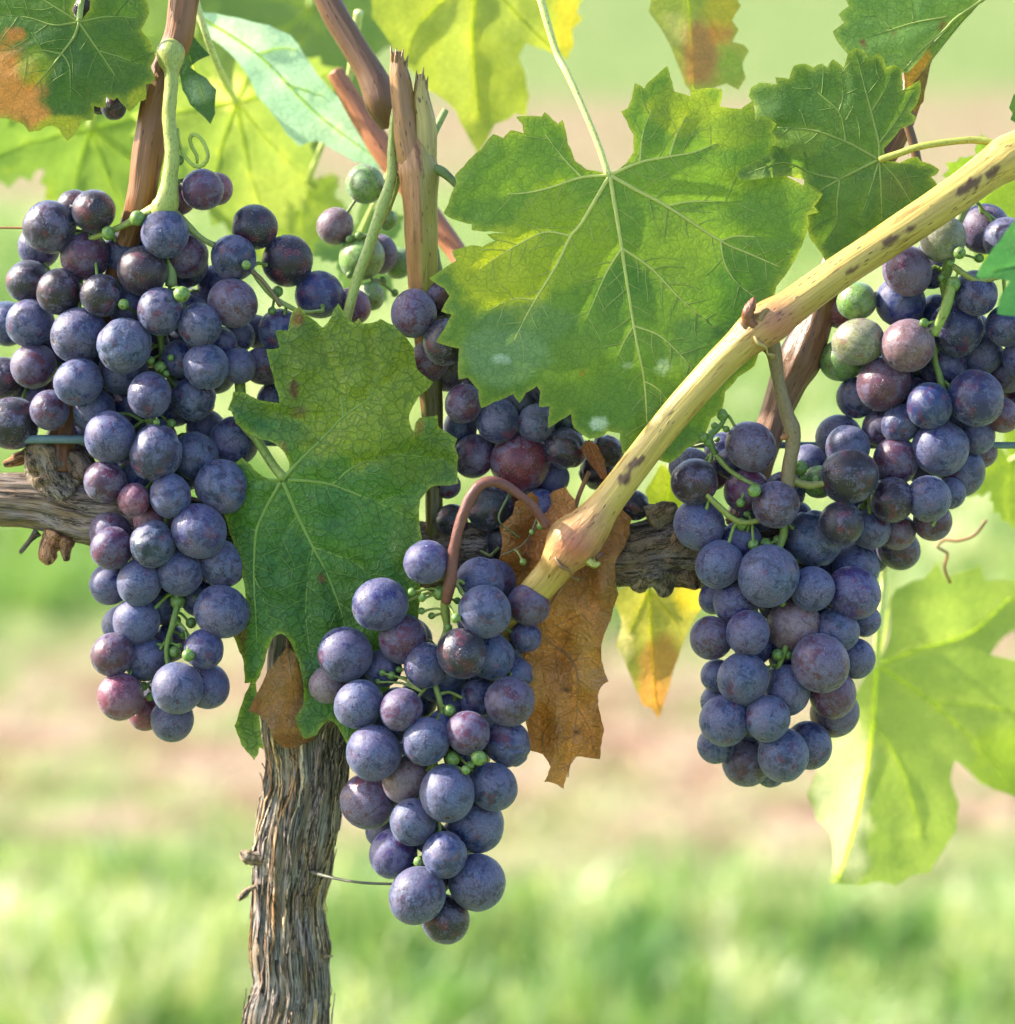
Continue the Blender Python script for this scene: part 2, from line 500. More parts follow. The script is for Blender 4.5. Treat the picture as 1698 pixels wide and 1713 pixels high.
def build_grass():
    n = 95000
    # more blades near, thinner over the bare band
    y = 1.9 + 8.5 * nr.rand(n) ** 1.35
    x = (nr.rand(n) * 2 - 1) * (.21 * y + .35)
    dens = vn(x * 5, y * 5, 0, 21) * .5 + vn(x * 1.7, y * 1.7, 0, 22) * .5
    soil = (y > 3.45 + .3 * vn(x * 1.2, y * .6, 0, 4)) & (y < 4.6 + .3 * vn(x, y, 0, 8))
    keep = (dens + nr.rand(n) * .9 > .0) & (~soil | (nr.rand(n) < .07))
    x, y = x[keep], y[keep]; n = len(x); soil = soil[keep]
    tuft = .5 + .5 * vn(x * 9, y * 9, 0, 31)
    h = (.022 + .06 * nr.rand(n)) * (.4 + 1.1 * tuft) * np.where(soil, .5, 1)
    a = nr.rand(n) * 2 * math.pi; lean = h * (.15 + .8 * nr.rand(n))
    b = nr.rand(n) * 2 * math.pi; wd = .0018 + .0028 * nr.rand(n)
    wx, wy = np.cos(b) * wd, np.sin(b) * wd
    lx, ly = np.cos(a) * lean, np.sin(a) * lean
    z = -.03 * np.ones(n)
    zb = .035 * fbm(x * .5, y * .5, 0, 3) + .012 * fbm(x * 3, y * 3, 0, 5) - .006
    V = np.stack([np.stack([x - wx, y - wy, zb], -1), np.stack([x + wx, y + wy, zb], -1),
                  np.stack([x + lx * .35 + wx * .8, y + ly * .35 + wy * .8, zb + h * .65], -1),
                  np.stack([x + lx * .35 - wx * .8, y + ly * .35 - wy * .8, zb + h * .65], -1),
                  np.stack([x + lx, y + ly, zb + h * 1.0], -1),
                  np.stack([x + lx, y + ly, zb + h * 1.0], -1)], 1).reshape(-1, 3)
    i = np.arange(n) * 6
    F = np.concatenate([np.stack([i, i + 1, i + 2, i + 3], -1), np.stack([i + 3, i + 2, i + 4, i + 5], -1)])
    pal = np.array([(.055, .15, .045), (.12, .24, .05), (.19, .30, .085), (.29, .37, .16), (.44, .48, .28), (.66, .65, .46)])
    k = np.clip((vn(x * 3, y * 2, 0, 41) * .9 + vn(x * 14, y * 6, 0, 42) * 1.7 + vn(x * 30, y * 12, 0, 43) * 1.5 + 2.35 + nr.randn(n) * .8), 0, 5)
    lush = np.clip(1-((x+.75)/.55)**2-((y-5.1)/.8)**2, 0, 1); k = np.clip(np.where(lush > .05, np.minimum(k, 1.6), k), 0, 5)
    k0 = np.floor(k).astype(int); k1 = np.minimum(k0 + 1, 5); fr = (k - k0)[:, None]
    C = pal[k0] * (1 - fr) + pal[k1] * fr
    C = np.repeat(np.minimum(C * np.array([1.26, 1.22, 1.38]), .75), 6, 0)
    g = NT('grass_blade')
    tint = g.attr('tint')
    p = g.princ(tint, .45, None, .4)
    tr = g.n('ShaderNodeBsdfTranslucent'); g.l(g.mix(1.0, tint, (1.6, 1.5, .8), 'MULTIPLY'), tr.inputs[0])
    mx = g.n('ShaderNodeMixShader'); mx.inputs[0].default_value = .35
    g.l(p, mx.inputs[1]); g.l(tr.outputs[0], mx.inputs[2])
    me = mesh('grass', V, F, False, {'tint': ('FLOAT_COLOR', C)})
    o = link('grass', me, g.done(mx.outputs[0]))
    o['kind'] = 'stuff'; tag(o, 'short pale green grass growing on the vineyard floor', 'grass')


build_ground(); build_grass()

# ------------------------------------------------------------------ leaves
def inside(px, py, poly):
    r = np.zeros(len(px), bool); x1, y1 = poly[-1]
    for x0, y0 in poly:
        c = ((y0 > py) != (y1 > py)) & (px < (x1 - x0) * (py - y0) / (y1 - y0 + 1e-12) + x0)
        r ^= c; x1, y1 = x0, y0
    return r


def seg_dist(px, py, segs):
    best = np.full(len(px), 1e9)
    for (ax, ay, bx, by) in segs:
        dx, dy = bx - ax, by - ay; L = dx * dx + dy * dy + 1e-9
        t = np.clip(((px - ax) * dx + (py - ay) * dy) / L, 0, 1)
        best = np.minimum(best, np.hypot(px - ax - t * dx, py - ay - t * dy))
    return best


def leaf(label, outline, center, veins, depth, base, alt, blots=(), res=9, petiole=None, mat=None, vcol=(.30, .40, .10),
         pucker=5.0, wav=(5, 120), seed=1, group=None, vr=1.0, rimc=None, pcol=None, cat='leaf', fine=2.0, name='vine_leaf', rag=1.2, vlets=None):
    if vlets is None: vlets = mat is not M_LEAF_SOFT and len(veins) > 2 and seed in (2, 5, 9, 12, 61)
    """outline, veins in picture units; depth(x,y) a base surface; veins: list of (polyline, r0, r1)"""
    O = np.array(outline, float)
    pts = []
    for i in range(len(O)):
        a, b = O[i], O[(i + 1) % len(O)]
        L = np.linalg.norm(b - a); n = max(1, int(L / (res * .8)))
        for t in range(n):
            q = a + (b - a) * t / n
            if t: q = q + np.array([-(b - a)[1], (b - a)[0]]) / L * (math.sin(math.pi * t / n) * L * .03 + rag * .5 * vn(q[0] / 9, q[1] / 9, seed)[()])
            pts.append(q)
    B = np.array(pts)
    lo, hi = B.min(0), B.max(0)
    gx, gy = np.meshgrid(np.arange(lo[0], hi[0], res), np.arange(lo[1], hi[1], res * .87))
    gx = gx + (np.arange(gx.shape[0]) % 2)[:, None] * res / 2
    q = np.stack([gx.ravel(), gy.ravel()], -1) + nr.uniform(-.15, .15, (gx.size, 2)) * res
    bs = [(B[i][0], B[i][1], B[(i + 1) % len(B)][0], B[(i + 1) % len(B)][1]) for i in range(len(B))]
    q = q[inside(q[:, 0], q[:, 1], B)]
    q = q[seg_dist(q[:, 0], q[:, 1], bs) > res * .45]
    allp = [Vector(p) for p in B] + [Vector(p) for p in q]
    nb = len(B)
    r = delaunay_2d_cdt(allp, [(i, (i + 1) % nb) for i in range(nb)], [], 0, 1e-4)
    V2 = np.array([tuple(v) for v in r[0]]); F = [list(f) for f in r[2]]
    cen = np.array([V2[f].mean(0) for f in F])
    ok = inside(cen[:, 0], cen[:, 1], B)
    F = [f for f, k in zip(F, ok) if k]
    F = [f if np.cross(V2[f[1]] - V2[f[0]], V2[f[2]] - V2[f[0]]) > 0 else f[::-1] for f in F]
    x, y = V2[:, 0], V2[:, 1]
    vs = []; vw = []
    for pl, r0, r1 in veins:
        for i in range(len(pl) - 1):
            vs.append((*pl[i], *pl[i + 1]))
    vd = seg_dist(x, y, vs) if vs else np.full(len(x), 60.)
    ed = seg_dist(x, y, bs)

    def surf(x, y, vd):
        d = depth(x, y) + wav[0] * fbm(x / wav[1], y / wav[1], seed * 3.7, 3, 2)
        d = d + fine * vn(x / 28, y / 28, seed * 1.3, 5) * np.clip(vd / 15, 0, 1)
        return d - pucker * (1 - np.exp(-vd / 14.0))
    d = surf(x, y, vd)
    base = np.array(base); alt = np.array(alt)
    m = np.clip(.5 + .9 * fbm(x / 95, y / 95, seed * 2.1, 8, 3), 0, 1)[:, None]
    T = base * (1 - m) + alt * m
    for (bx, by, rx, ry, colr, st) in blots:
        rr = np.hypot((x - bx) / rx, (y - by) / ry) + .35 * fbm(x / 30, y / 30, seed, 6, 3)
        k = np.clip((1.15 - rr) / .3, 0, 1)[:, None] * st
        T = T * (1 - k) + np.array(colr) * k
    T = T + (T * np.array([.9, .6, .3])) * np.exp(-vd / 3.5)[:, None] * .6
    if rimc is not None:
        k = (np.exp(-ed / 5.0) * .8)[:, None]; T = T * (1 - k) + np.array(rimc) * k
    W = P(x, y, d)
    org = P(center[0], center[1], float(surf(np.array([center[0]]), np.array([center[1]]), np.array([0.]))[0])).reshape(3)
    e = thing(name, org, label, cat, group)
    me = mesh('blade', W - org, F, True, {
        'tint': ('FLOAT_COLOR', T), 'lp': ('FLOAT_VECTOR', np.stack([x / 100 + seed, y / 100, 0 * x], -1)), 'veind': ('FLOAT', vd / 20)})
    link('blade', me, mat or M_LEAF, e)
    for pl, r0, r1 in veins:
        c = catmull(np.array([(a, b) for a, b in pl], float) if len(pl) > 2 else np.array(pl, float), 9)
        dd = surf(c[:, 0], c[:, 1], np.zeros(len(c)))
        rr = np.linspace(r0, r1, len(c)) * vr * (.6 if mat is M_LEAF_SOFT else 1)
        Q = cpts(np.stack([c[:, 0], c[:, 1], dd - rr * .25, rr], -1))
        tube_obj('vein', [tube_data(Q, 6, 9, None, vcol)], M_VEIN_SOFT if mat is M_LEAF_SOFT else M_VEIN, e, org)
    if vlets:
        ps = []; allseg = np.array(vs)
        r_ = random.Random(seed)
        for vi, (pl, r0, r1) in enumerate(veins):
            c = catmull(np.array(pl, float), 9) if len(pl) > 2 else catmull(np.array(pl, float), 9)
            if len(c) < 5: continue
            j = 3
            sd_ = 1
            while j < len(c)-1:
                t = c[min(j+1, len(c)-1)]-c[j-1]; t = t/(np.linalg.norm(t)+1e-9)
                a = sd_*math.radians(r_.uniform(48, 68)); d_ = np.array([t[0]*math.cos(a)-t[1]*math.sin(a), t[0]*math.sin(a)+t[1]*math.cos(a)])
                q = c[j].copy(); pth = [q.copy()]; Lm = r_.uniform(28, 75)*(1-.4*j/len(c)); st = 0
                while st < Lm:
                    d_ = d_*.96+t*.05+np.array([r_.uniform(-.12, .12), r_.uniform(-.12, .12)]); d_ /= np.linalg.norm(d_)
                    q = q+d_*7; st += 7
                    if not inside(q[:1], q[1:], B)[0]: break
                    if st > 16 and seg_dist(q[:1], q[1:], vs)[0] < 5: pth.append(q.copy()); break
                    pth.append(q.copy())
                if len(pth) > 2:
                    pc = np.array(pth); dd = surf(pc[:, 0], pc[:, 1], seg_dist(pc[:, 0], pc[:, 1], vs))
                    ps.append(tube_data(cpts(np.stack([pc[:, 0], pc[:, 1], dd-.05, np.linspace(.95, .4, len(pc))], -1)), 4, 9, None, np.array(vcol)*.6+np.array(base)*.5))
                sd_ = -sd_; j += r_.choice([1, 2, 2, 3])
        if ps: tube_obj('veinlets', ps, M_VEIN, e, org)
    if petiole is not None:
        pp = [list(p) for p in petiole]
        dd = float(surf(np.array([pp[0][0]]), np.array([pp[0][1]]), np.array([0.]))[0])
        pp[0][2] = dd - 1
        tube_obj('petiole', [tube_data(cpts(pp), 10, 6, None, pcol or vcol)], M_STEM, e, org)
    return e


GD, GA = (.038, .105, .018), (.10, .185, .022)

L1 = [(1012,290),(980,283),(962,269),(950,240),(941,200),(934,207),(925,200),(911,187),(906,195),(874,194),(863,195),(874,208),(876,223),(856,217),(842,231),(825,224),(807,247),(789,263),(775,279),(761,293),(764,307),(756,322),(750,341),(742,357),(757,367),(789,375),(789,385),(821,387),(846,389),(814,392),(828,403),(807,413),(789,410),(756,420),(763,436),(743,449),(718,466),(743,482),(752,495),(738,521),(756,526),(743,551),(729,572),(754,580),(768,583),(767,600),(766,615),(767,635),(783,632),(800,652),(805,683),(827,672),(858,659),(869,674),(880,657),(898,646),(904,655),(902,681),(920,679),(917,716),(937,703),(955,692),(960,716),(986,734),(1008,730),(1017,721),(1037,725),(1041,758),(1060,750),(1085,762),(1120,775),(1150,750),(1175,735),(1190,700),(1207,688),(1213,655),(1235,630),(1262,612),(1275,560),(1292,503),(1299,479),(1323,446),(1346,399),(1353,375),(1351,360),(1370,355),(1362,345),(1377,324),(1349,305),(1342,310),(1318,296),(1306,270),(1296,250),(1299,230),(1290,222),(1299,207),(1276,193),(1264,199),(1259,169),(1240,182),(1222,181),(1205,178),(1208,150),(1185,147),(1163,150),(1158,139),(1155,161),(1128,153),(1122,130),(1116,110),(1097,127),(1081,141),(1078,148),(1062,139),(1060,150),(1057,164),(1050,181),(1039,186),(1048,202),(1060,226),(1060,254),(1048,273),(1032,287),(1022,294)]
V1 = [([(1020,293),(1040,415),(1060,545),(1078,640),(1083,725)],4.2,1.2),([(1020,293),(973,373),(955,395),(930,445),(885,520),(860,570)],4.0,1),
 ([(1020,293),(973,297),(923,313),(885,322),(849,325)],3.2,1),([(1020,293),(1068,320),(1115,345),(1205,403),(1255,425),(1305,447)],4.0,1),
 ([(1020,293),(1070,272),(1120,262),(1160,255),(1198,240)],3.4,1),([(973,297),(940,262),(912,225)],2,.8),
 ([(1115,345),(1150,338),(1195,337),(1240,337)],2,.8),([(1205,403),(1235,395),(1285,398)],1.8,.8),([(1205,403),(1212,440),(1230,470),(1262,497)],1.8,.8),
 ([(1040,415),(1090,450),(1140,502),(1195,548)],2.6,.8),([(1040,415),(1015,455),(995,500),(978,540)],2.4,.8),([(1060,545),(1100,560),(1130,585),(1160,618)],2,.8),
 ([(955,395),(915,388),(880,402),(840,425),(800,452)],2.2,.8),([(895,502),(860,500),(815,520)],1.6,.7),([(1070,272),(1075,225),(1090,182)],2,.7),
 ([(1120,262),(1130,230),(1147,195)],2,.7),([(1078,638),(1100,650),(1125,680)],1.6,.7),([(1060,545),(1042,575),(1030,610)],1.4,.6)]
WH = (.36, .50, .42)
leaf('large green five lobed leaf in the centre with yellow left side and white residue spots', L1, (1020,293), V1,
     lambda x, y: -38 + (x-1020)*.05 + (y-400)*.02 + ((x-1040)/300)**2*22 + np.clip((y-600)/120,0,1)*14 + 12*np.exp(-((x-1230)/50)**2),
     (.056,.150,.026), (.120,.230,.032),
     [(840,455,85,75,(.32,.40,.025),.85),(1140,180,60,45,(.20,.27,.025),.6),(940,400,80,90,(.20,.30,.02),.65),(960,620,60,70,(.12,.22,.03),.6),(1130,420,70,60,(.13,.22,.03),.5),(1215,210,60,40,(.17,.25,.03),.5),(1240,300,40,20,(.15,.24,.03),.3),
      (845,595,80,48,(.15,.27,.13),.7),(880,540,90,34,(.11,.21,.09),.5),(1003,708,15,11,WH,.9),(1110,612,13,12,WH,.5),(1048,612,9,6,WH,.5),(838,602,14,7,WH,.7),(1070,738,22,14,(.18,.28,.02),.6),
      (978,622,7,4,(.28,.07,.02),.9),(1180,590,60,60,(.05,.13,.06),.4),(885,662,8,5,(.20,.08,.02),.5)],
     res=8, petiole=[(1018,293,0,6),(1000,240,-34,5.5),(975,180,-20,5.5),(950,125,0,6),(930,85,20,6),(905,0,30,7),(880,-90,40,9)], rimc=(.24,.33,.04), seed=2, wav=(9,130), vcol=(.58,.64,.20))

L2 = [(1480,262),(1478,249),(1487,240),(1506,216),(1530,204),(1532,195),(1523,188),(1534,174),(1541,150),(1539,134),(1525,142),(1511,150),(1509,130),(1506,113),(1495,108),(1483,113),(1478,98),(1471,89),(1454,99),(1446,84),(1431,80),(1419,89),(1412,113),(1393,99),(1384,113),(1375,106),(1360,113),(1345,106),(1328,110),(1320,132),(1297,129),(1299,141),(1271,138),(1255,148),(1252,160),(1264,179),(1262,197),(1280,205),(1290,225),(1294,240),(1288,256),(1266,268),(1238,282),(1231,296),(1243,301),(1276,298),(1318,294),(1345,300),(1350,340),(1350,362),(1353,395),(1363,409),(1375,425),(1380,436),(1389,435),(1421,430),(1454,424),(1487,396),(1548,358),(1572,320),(1566,305),(1558,296),(1567,292),(1572,284),(1558,275),(1541,270),(1535,262),(1520,265),(1505,272),(1488,270)]
V2 = [([(1471,267),(1470,240),(1457,185),(1445,140),(1432,88)],3,.8),([(1470,240),(1500,200),(1530,150)],2,.7),([(1457,188),(1480,150),(1493,120)],1.6,.6),
 ([(1471,267),(1440,250),(1415,237),(1360,218),(1300,213)],3,.8),([(1415,237),(1405,190),(1380,165),(1345,135)],2,.7),([(1402,190),(1410,160),(1405,115)],1.4,.6),
 ([(1471,267),(1440,282),(1405,300),(1370,320),(1335,348)],3,.8),([(1405,300),(1360,290),(1310,272),(1250,290)],2.2,.8),([(1405,300),(1400,340),(1400,370),(1380,405)],2.0,.7),
 ([(1471,267),(1455,320),(1440,362)],2,.7),([(1471,267),(1474,320),(1476,385)],2,.7),([(1471,267),(1500,300),(1525,340)],2,.7),([(1480,275),(1520,275),(1550,285)],1.4,.6)]
leaf('small green leaf behind the yellow cane at upper right with curled left lobe', L2, (1471,267), V2,
     lambda x, y: 8 + ((x-1460)/110)**2*6 - 78*np.clip((1345-x)/60,0,1)*np.clip((y-228)/35,0,1) + np.clip((y-330)/100,0,1)*14 + np.clip((1300-x)/60,0,1)*np.clip((240-y)/20,0,1)*14,
     (.046,.118,.022), (.080,.165,.028), [(1500,310,35,25,(.12,.10,.03),.25),(1345,235,40,25,(.15,.23,.03),.4),(1290,290,50,14,(.12,.20,.06),.5)],
     res=8, petiole=[(1471,267,0,6.5),(1500,258,0,6),(1540,245,-10,6),(1600,236,-15,6),(1640,235,-18,6.5),(1690,246,-22,7)], pcol=(.33,.36,.07), rimc=(.26,.36,.05), seed=5, wav=(7,90))

L3 = [(482,793),(484,775),(474,755),(456,740),(434,734),(407,719),(394,708),(387,688),(381,686),(390,655),(407,655),(438,670),(467,674),(464,655),(460,646),(452,615),(449,600),(445,584),(456,584),(467,582),(460,553),(471,552),(482,553),(484,540),(487,526),(493,516),(502,513),(522,533),(531,540),(540,548),(548,540),(553,532),(558,518),(566,507),(574,520),(580,531),(591,540),(600,532),(606,541),(622,540),(637,533),(648,540),(659,544),(670,556),(681,566),(692,582),(694,600),(699,619),(712,630),(725,639),(717,650),(699,666),(688,686),(684,700),(688,716),(692,722),(695,708),(701,699),(717,697),(732,694),(734,714),(750,724),(765,734),(761,747),(767,765),(765,785),(767,809),(753,812),(739,812),(722,814),(703,836),(701,853),(706,902),(700,940),(705,990),(700,1040),(670,1100),(650,1160),(625,1190),(605,1215),(597,1232),(580,1245),(575,1235),(570,1225),(563,1213),(552,1205),(540,1213),(530,1229),(513,1236),(505,1232),(497,1215),(494,1200),(507,1178),(508,1150),(500,1110),(494,1095),(488,1078),(478,1064),(470,1060),(462,1063),(455,1069),(444,1104),(436,1130),(428,1142),(434,1180),(436,1220),(441,1254),(434,1250),(432,1262),(425,1272),(412,1257),(404,1247),(397,1228),(392,1214),(400,1190),(410,1160),(419,1142),(409,1143),(408,1120),(407,1105),(400,1090),(392,1068),(388,1060),(398,1050),(412,1030),(406,967),(395,920),(383,890),(372,850),(385,810),(392,775),(405,765),(420,778),(440,797),(465,803),(477,800)]
V3 = [([(472,803),(500,772),(540,733),(575,697),(620,665),(662,630)],3.8,.9),([(575,697),(565,640),(545,590),(535,555)],2,.7),([(540,733),(500,705),(455,690)],1.8,.7),([(620,665),(625,610),(618,560)],1.6,.6),
 ([(482,803),(520,805),(555,811),(600,828),(633,842),(670,858),(698,876)],3.6,.9),([(555,811),(597,778),(660,761),(745,768)],2.4,.8),([(633,842),(660,830),(695,829),(730,790)],1.8,.7),
 ([(474,807),(498,862),(524,915),(545,955),(566,1008),(580,1060),(588,1120)],4.0,1),([(524,915),(565,930),(600,945),(650,1000)],2.4,.8),([(524,915),(515,970),(512,1030),(520,1100)],2.2,.8),([(566,1008),(600,1030),(640,1060)],1.6,.7),
 ([(469,807),(445,850),(429,889),(425,964),(428,1030),(430,1075)],3.6,1),([(468,803),(440,802),(414,806),(394,820)],2.6,.8),([(429,889),(410,880),(395,885)],1.4,.6),([(425,964),(440,1000),(450,1050)],1.4,.6),([(498,862),(470,900),(460,960)],1.6,.6)]
leaf('dark green puckered leaf hanging over the trunk, yellowish above and torn below', L3, (472,803), V3,
     lambda x, y: 4 + np.clip((y-760)/400,0,1)*30 + np.clip((760-y)/250,0,1)*4 + np.clip((430-x)/50,0,1)*np.clip((y-700)/60,0,1)*34 + np.clip((x-640)/100,0,1)*34*np.clip((900-y)/120,-.2,1) + 20*np.clip((y-1060)/150,0,1),
     (.034,.135,.030), (.080,.200,.034),
     [(600,650,130,120,(.20,.28,.025),.85),(450,650,80,50,(.11,.19,.02),.7),(560,560,110,60,(.13,.20,.02),.7),(700,760,70,50,(.11,.20,.02),.7),(680,900,28,70,(.09,.17,.02),.5),(470,770,10,30,(.18,.08,.025),.9),(455,745,26,10,(.15,.08,.02),.8),
      (492,650,6,16,(.10,.045,.02),.95),(500,690,14,9,(.12,.07,.02),.6),(538,967,5,6,(.2,.09,.04),1),(430,1225,30,60,(.09,.17,.03),.6),(398,1070,14,45,(.15,.08,.03),.85),(497,532,14,14,(.22,.08,.02),.9),(600,535,14,6,(.28,.12,.03),.8),(698,712,10,16,(.24,.12,.03),.9),(505,725,60,18,(.12,.19,.03),.4)],
     res=7.5, petiole=[(475,800,0,9),(462,785,20,8),(448,765,32,8),(430,735,45,8),(405,700,60,9),(395,620,75,9),(330,560,85,9),(240,500,80,9)], pcol=(.22,.32,.06), rimc=(.25,.36,.04), seed=9, pucker=10, fine=6.5, wav=(9,100), vcol=(.26,.40,.09), rag=1.6, mat=M_LEAF_PUCKERED)

L4 = [(128,36),(120,16),(136,-20),(128,-60),(100,-110),(40,-130),(-60,-110),(-120,-40),(-140,60),(-110,130),(-60,165),(-30,195),(11,198),(39,208),(49,221),(60,219),(67,219),(76,212),(88,210),(99,216),(105,227),(113,236),(122,228),(129,219),(138,201),(155,201),(157,177),(177,180),(177,170),(178,163),(191,168),(196,163),(208,177),(216,187),(225,180),(233,170),(240,168),(244,166),(244,141),(254,140),(260,131),(252,112),(261,92),(255,80),(254,71),(245,62),(236,50),(250,20),(235,-30),(205,-80),(170,-60),(155,-20),(150,16),(137,34)]
V4 = [([(132,37),(125,60),(103,90),(75,125),(52,152)],3,.8),([(103,90),(116,110),(118,165)],1.8,.7),([(132,37),(165,85),(202,140)],2.6,.8),([(165,85),(200,95),(240,110)],1.4,.6),([(132,37),(90,42),(50,30),(0,24)],2.2,.7),([(50,62),(20,80),(-30,90)],1.2,.6),([(132,37),(180,28),(230,30)],2,.7),([(103,90),(60,85),(20,110)],1.8,.7),([(132,37),(60,-10),(0,-60)],2,.7)]
leaf('green leaf at the top left corner with a scorched orange patch and yellow tips', L4, (132,37), V4,
     lambda x, y: -34 + (x-130)*-.05 + ((x-110)/140)**2*10 + np.clip((y-130)/90,0,1)*12, (.038,.105,.020), (.070,.150,.022),
     [(-10,150,75,85,(.40,.19,.055),1),(40,195,45,32,(.42,.20,.06),1),(25,57,17,11,(.38,.17,.05),.9),(105,215,45,20,(.30,.34,.025),.9),(60,110,35,30,(.17,.25,.02),.7),(235,165,22,16,(.30,.36,.03),.8),(38,205,12,8,(.14,.05,.015),.8)],
     res=8, petiole=[(132,36,0,5),(137,0,-20,5),(150,-60,10,5),(190,-110,40,6)], rimc=(.22,.30,.03), seed=12)

L5 = [(1640,5),(1600,-60),(1530,-110),(1450,-90),(1400,-40),(1420,10),(1403,24),(1412,38),(1393,53),(1400,68),(1412,84),(1430,100),(1450,112),(1475,118),(1500,120),(1518,122),(1560,70),(1590,38)]
V5 = [([(1655,-8),(1600,30),(1580,50),(1540,85),(1512,118)],4,1),([(1585,28),(1530,38),(1490,50),(1450,62)],2.4,.8),([(1490,48),(1470,28),(1440,28)],1.4,.6),([(1520,105),(1500,92),(1478,98)],1.2,.6),([(1528,36),(1525,10),(1520,-30)],1.4,.6)]
leaf('pale green leaf at the top right corner with three small brown spots', L5, (1620,12), V5,
     lambda x, y: 30 + (x-1500)*-.12, (.085,.19,.045), (.12,.23,.05), [(1443,71,8,8,(.12,.035,.02),1),(1492,55,5,9,(.12,.035,.02),1),(1578,45,9,10,(.10,.04,.02),.9)],
     res=9, seed=15, petiole=[(1640,0,0,6),(1680,-40,40,6),(1740,-120,60,8)], rimc=(.24,.34,.06))
L5b = [(1655,-8),(1625,22),(1585,68),(1560,100),(1552,130),(1545,170),(1530,190),(1512,160),(1512,122),(1545,85),(1600,30),(1640,-5)]
leaf('narrow folded half leaf, dark green turning brown, beside the pale top right leaf', L5b, (1600,40), [([(1640,0),(1590,60),(1520,150)],2,.8)],
     lambda x, y: 38 + (y-60)*.1, (.035,.085,.03), (.06,.12,.03), [(1535,135,28,60,(.17,.11,.02),.85)], res=9, seed=16)

# ---- soft leaves further back
def soft(label, outline, center, veins, d, base, alt, blots=(), seed=1, petiole=None, slope=(0, 0), trans=None, wav=(12, 140), vr=1.0, vcol=(.62,.72,.28), rimc=None):
    return leaf(label, outline, center, veins, lambda x, y: d + (x-center[0])*slope[0] + (y-center[1])*slope[1], base, alt, blots, 15, petiole,
                M_LEAF_SOFT, vcol, 6, wav, seed, None, vr, rimc)

# generic five-lobed vine leaf outline (unit size, petiole at origin, tip down +y)
def vine_outline(cx, cy, size, rot, sy=1.0, seed=0, teeth=1.0):
    r_ = random.Random(seed)
    key = [(0,.06),(18,.45),(32,.66),(45,.62),(58,.50),(72,.72),(88,.95),(104,.80),(118,.58),(132,.78),(152,1.0),(166,1.12),(180,1.22)]
    ang = [k[0] for k in key]; rad = [k[1] for k in key]
    out = []
    n = 36
    for side in (1, -1):
        seq = np.linspace(0, 180, n)
        if side < 0: seq = seq[::-1]
        for j, a in enumerate(seq):
            r = np.interp(a, ang, rad)
            if a > 12: r *= 1 + teeth * (.07 if j % 2 else -.05) * r_.uniform(.5, 1.4)
            t = math.radians(a * side) + rot
            out.append((cx + size * r * math.sin(t), cy - size * r * math.cos(t) * sy))
    return out[:-1]


def vine_veins(cx, cy, size, rot, sy=1.0):
    vs = []
    for a, L in ((180, 1.12), (150, .9), (-150, .9), (88, .85), (-88, .85), (35, .55), (-35, .55)):
        t = math.radians(a) + rot
        e = (cx + size * L * math.sin(t), cy - size * L * math.cos(t) * sy)
        m = (cx + size * L * .5 * math.sin(t + .06), cy - size * L * .5 * math.cos(t + .06) * sy)
        vs.append(([(cx, cy), m, e], size * .022, 1))
    return vs


# lower right leaf
B5 = [(1467,1108),(1485,1075),(1490,1040),(1488,1005),(1500,985),(1525,972),(1545,968),(1569,937),(1580,965),(1605,958),(1641,945),(1650,972),(1675,970),(1698,972),(1730,1010),(1715,1045),(1680,1065),(1657,1095),(1690,1102),(1730,1110),(1770,1180),(1750,1290),(1700,1335),(1665,1322),(1640,1310),(1598,1272),(1590,1305),(1605,1345),(1600,1390),(1580,1420),(1555,1460),(1525,1465),(1500,1482),(1470,1475),(1440,1482),(1415,1480),(1387,1478),(1395,1440),(1390,1395),(1365,1370),(1350,1330),(1362,1300),(1375,1260),(1390,1230),(1425,1170),(1448,1130)]
soft('large glowing yellow green leaf at lower right, pale folded left lobe', B5, (1467,1112),
     [([(1467,1112),(1455,1250),(1430,1380),(1400,1475)],6,3),([(1467,1112),(1540,1160),(1620,1230),(1690,1310)],5,2),([(1467,1112),(1540,1085),(1620,1060),(1690,1000)],4,2),([(1467,1112),(1480,1060),(1485,1020)],4,2),([(1460,1200),(1510,1290),(1540,1400)],3,1.5),([(1560,1175),(1640,1180),(1740,1200)],3,1.5)],
     800, (.17,.27,.05), (.24,.34,.07), [(1405,1340,48,140,(.62,.64,.40),.9),(1690,1280,70,60,(.24,.36,.02),.6)], seed=21, slope=(.25, -.1), wav=(26, 150), vcol=(.75,.85,.35),
     petiole=[(1467,1112,0,6),(1470,1050,560,6),(1480,960,500,6),(1475,860,400,6),(1450,780,300,6)])
# yellow-brown leaf
B6 = [(1035,985),(1060,975),(1100,985),(1130,975),(1172,985),(1180,1010),(1165,1030),(1150,1060),(1135,1100),(1120,1150),(1110,1180),(1102,1202),(1090,1185),(1075,1180),(1062,1150),(1050,1120),(1030,1080),(1040,1040),(1028,1010)]
soft('yellowing leaf with orange brown tip below the gnarled right arm', B6, (1085,985), [([(1085,985),(1090,1090),(1098,1190)],4,1.5),([(1085,985),(1130,1040)],3,1.5),([(1085,985),(1050,1060)],3,1.5)],
     480, (.19,.22,.045), (.26,.27,.06), [(1110,1120,38,55,(.34,.19,.06),.85),(1160,1000,30,26,(.50,.42,.03),.8),(1092,1175,30,30,(.34,.17,.05),.8),(1042,1080,12,40,(.6,.55,.28),.8)], seed=23, slope=(.2,.1), wav=(14,60),
     petiole=[(1085,985,0,4),(1095,950,280,4),(1105,910,210,5)])
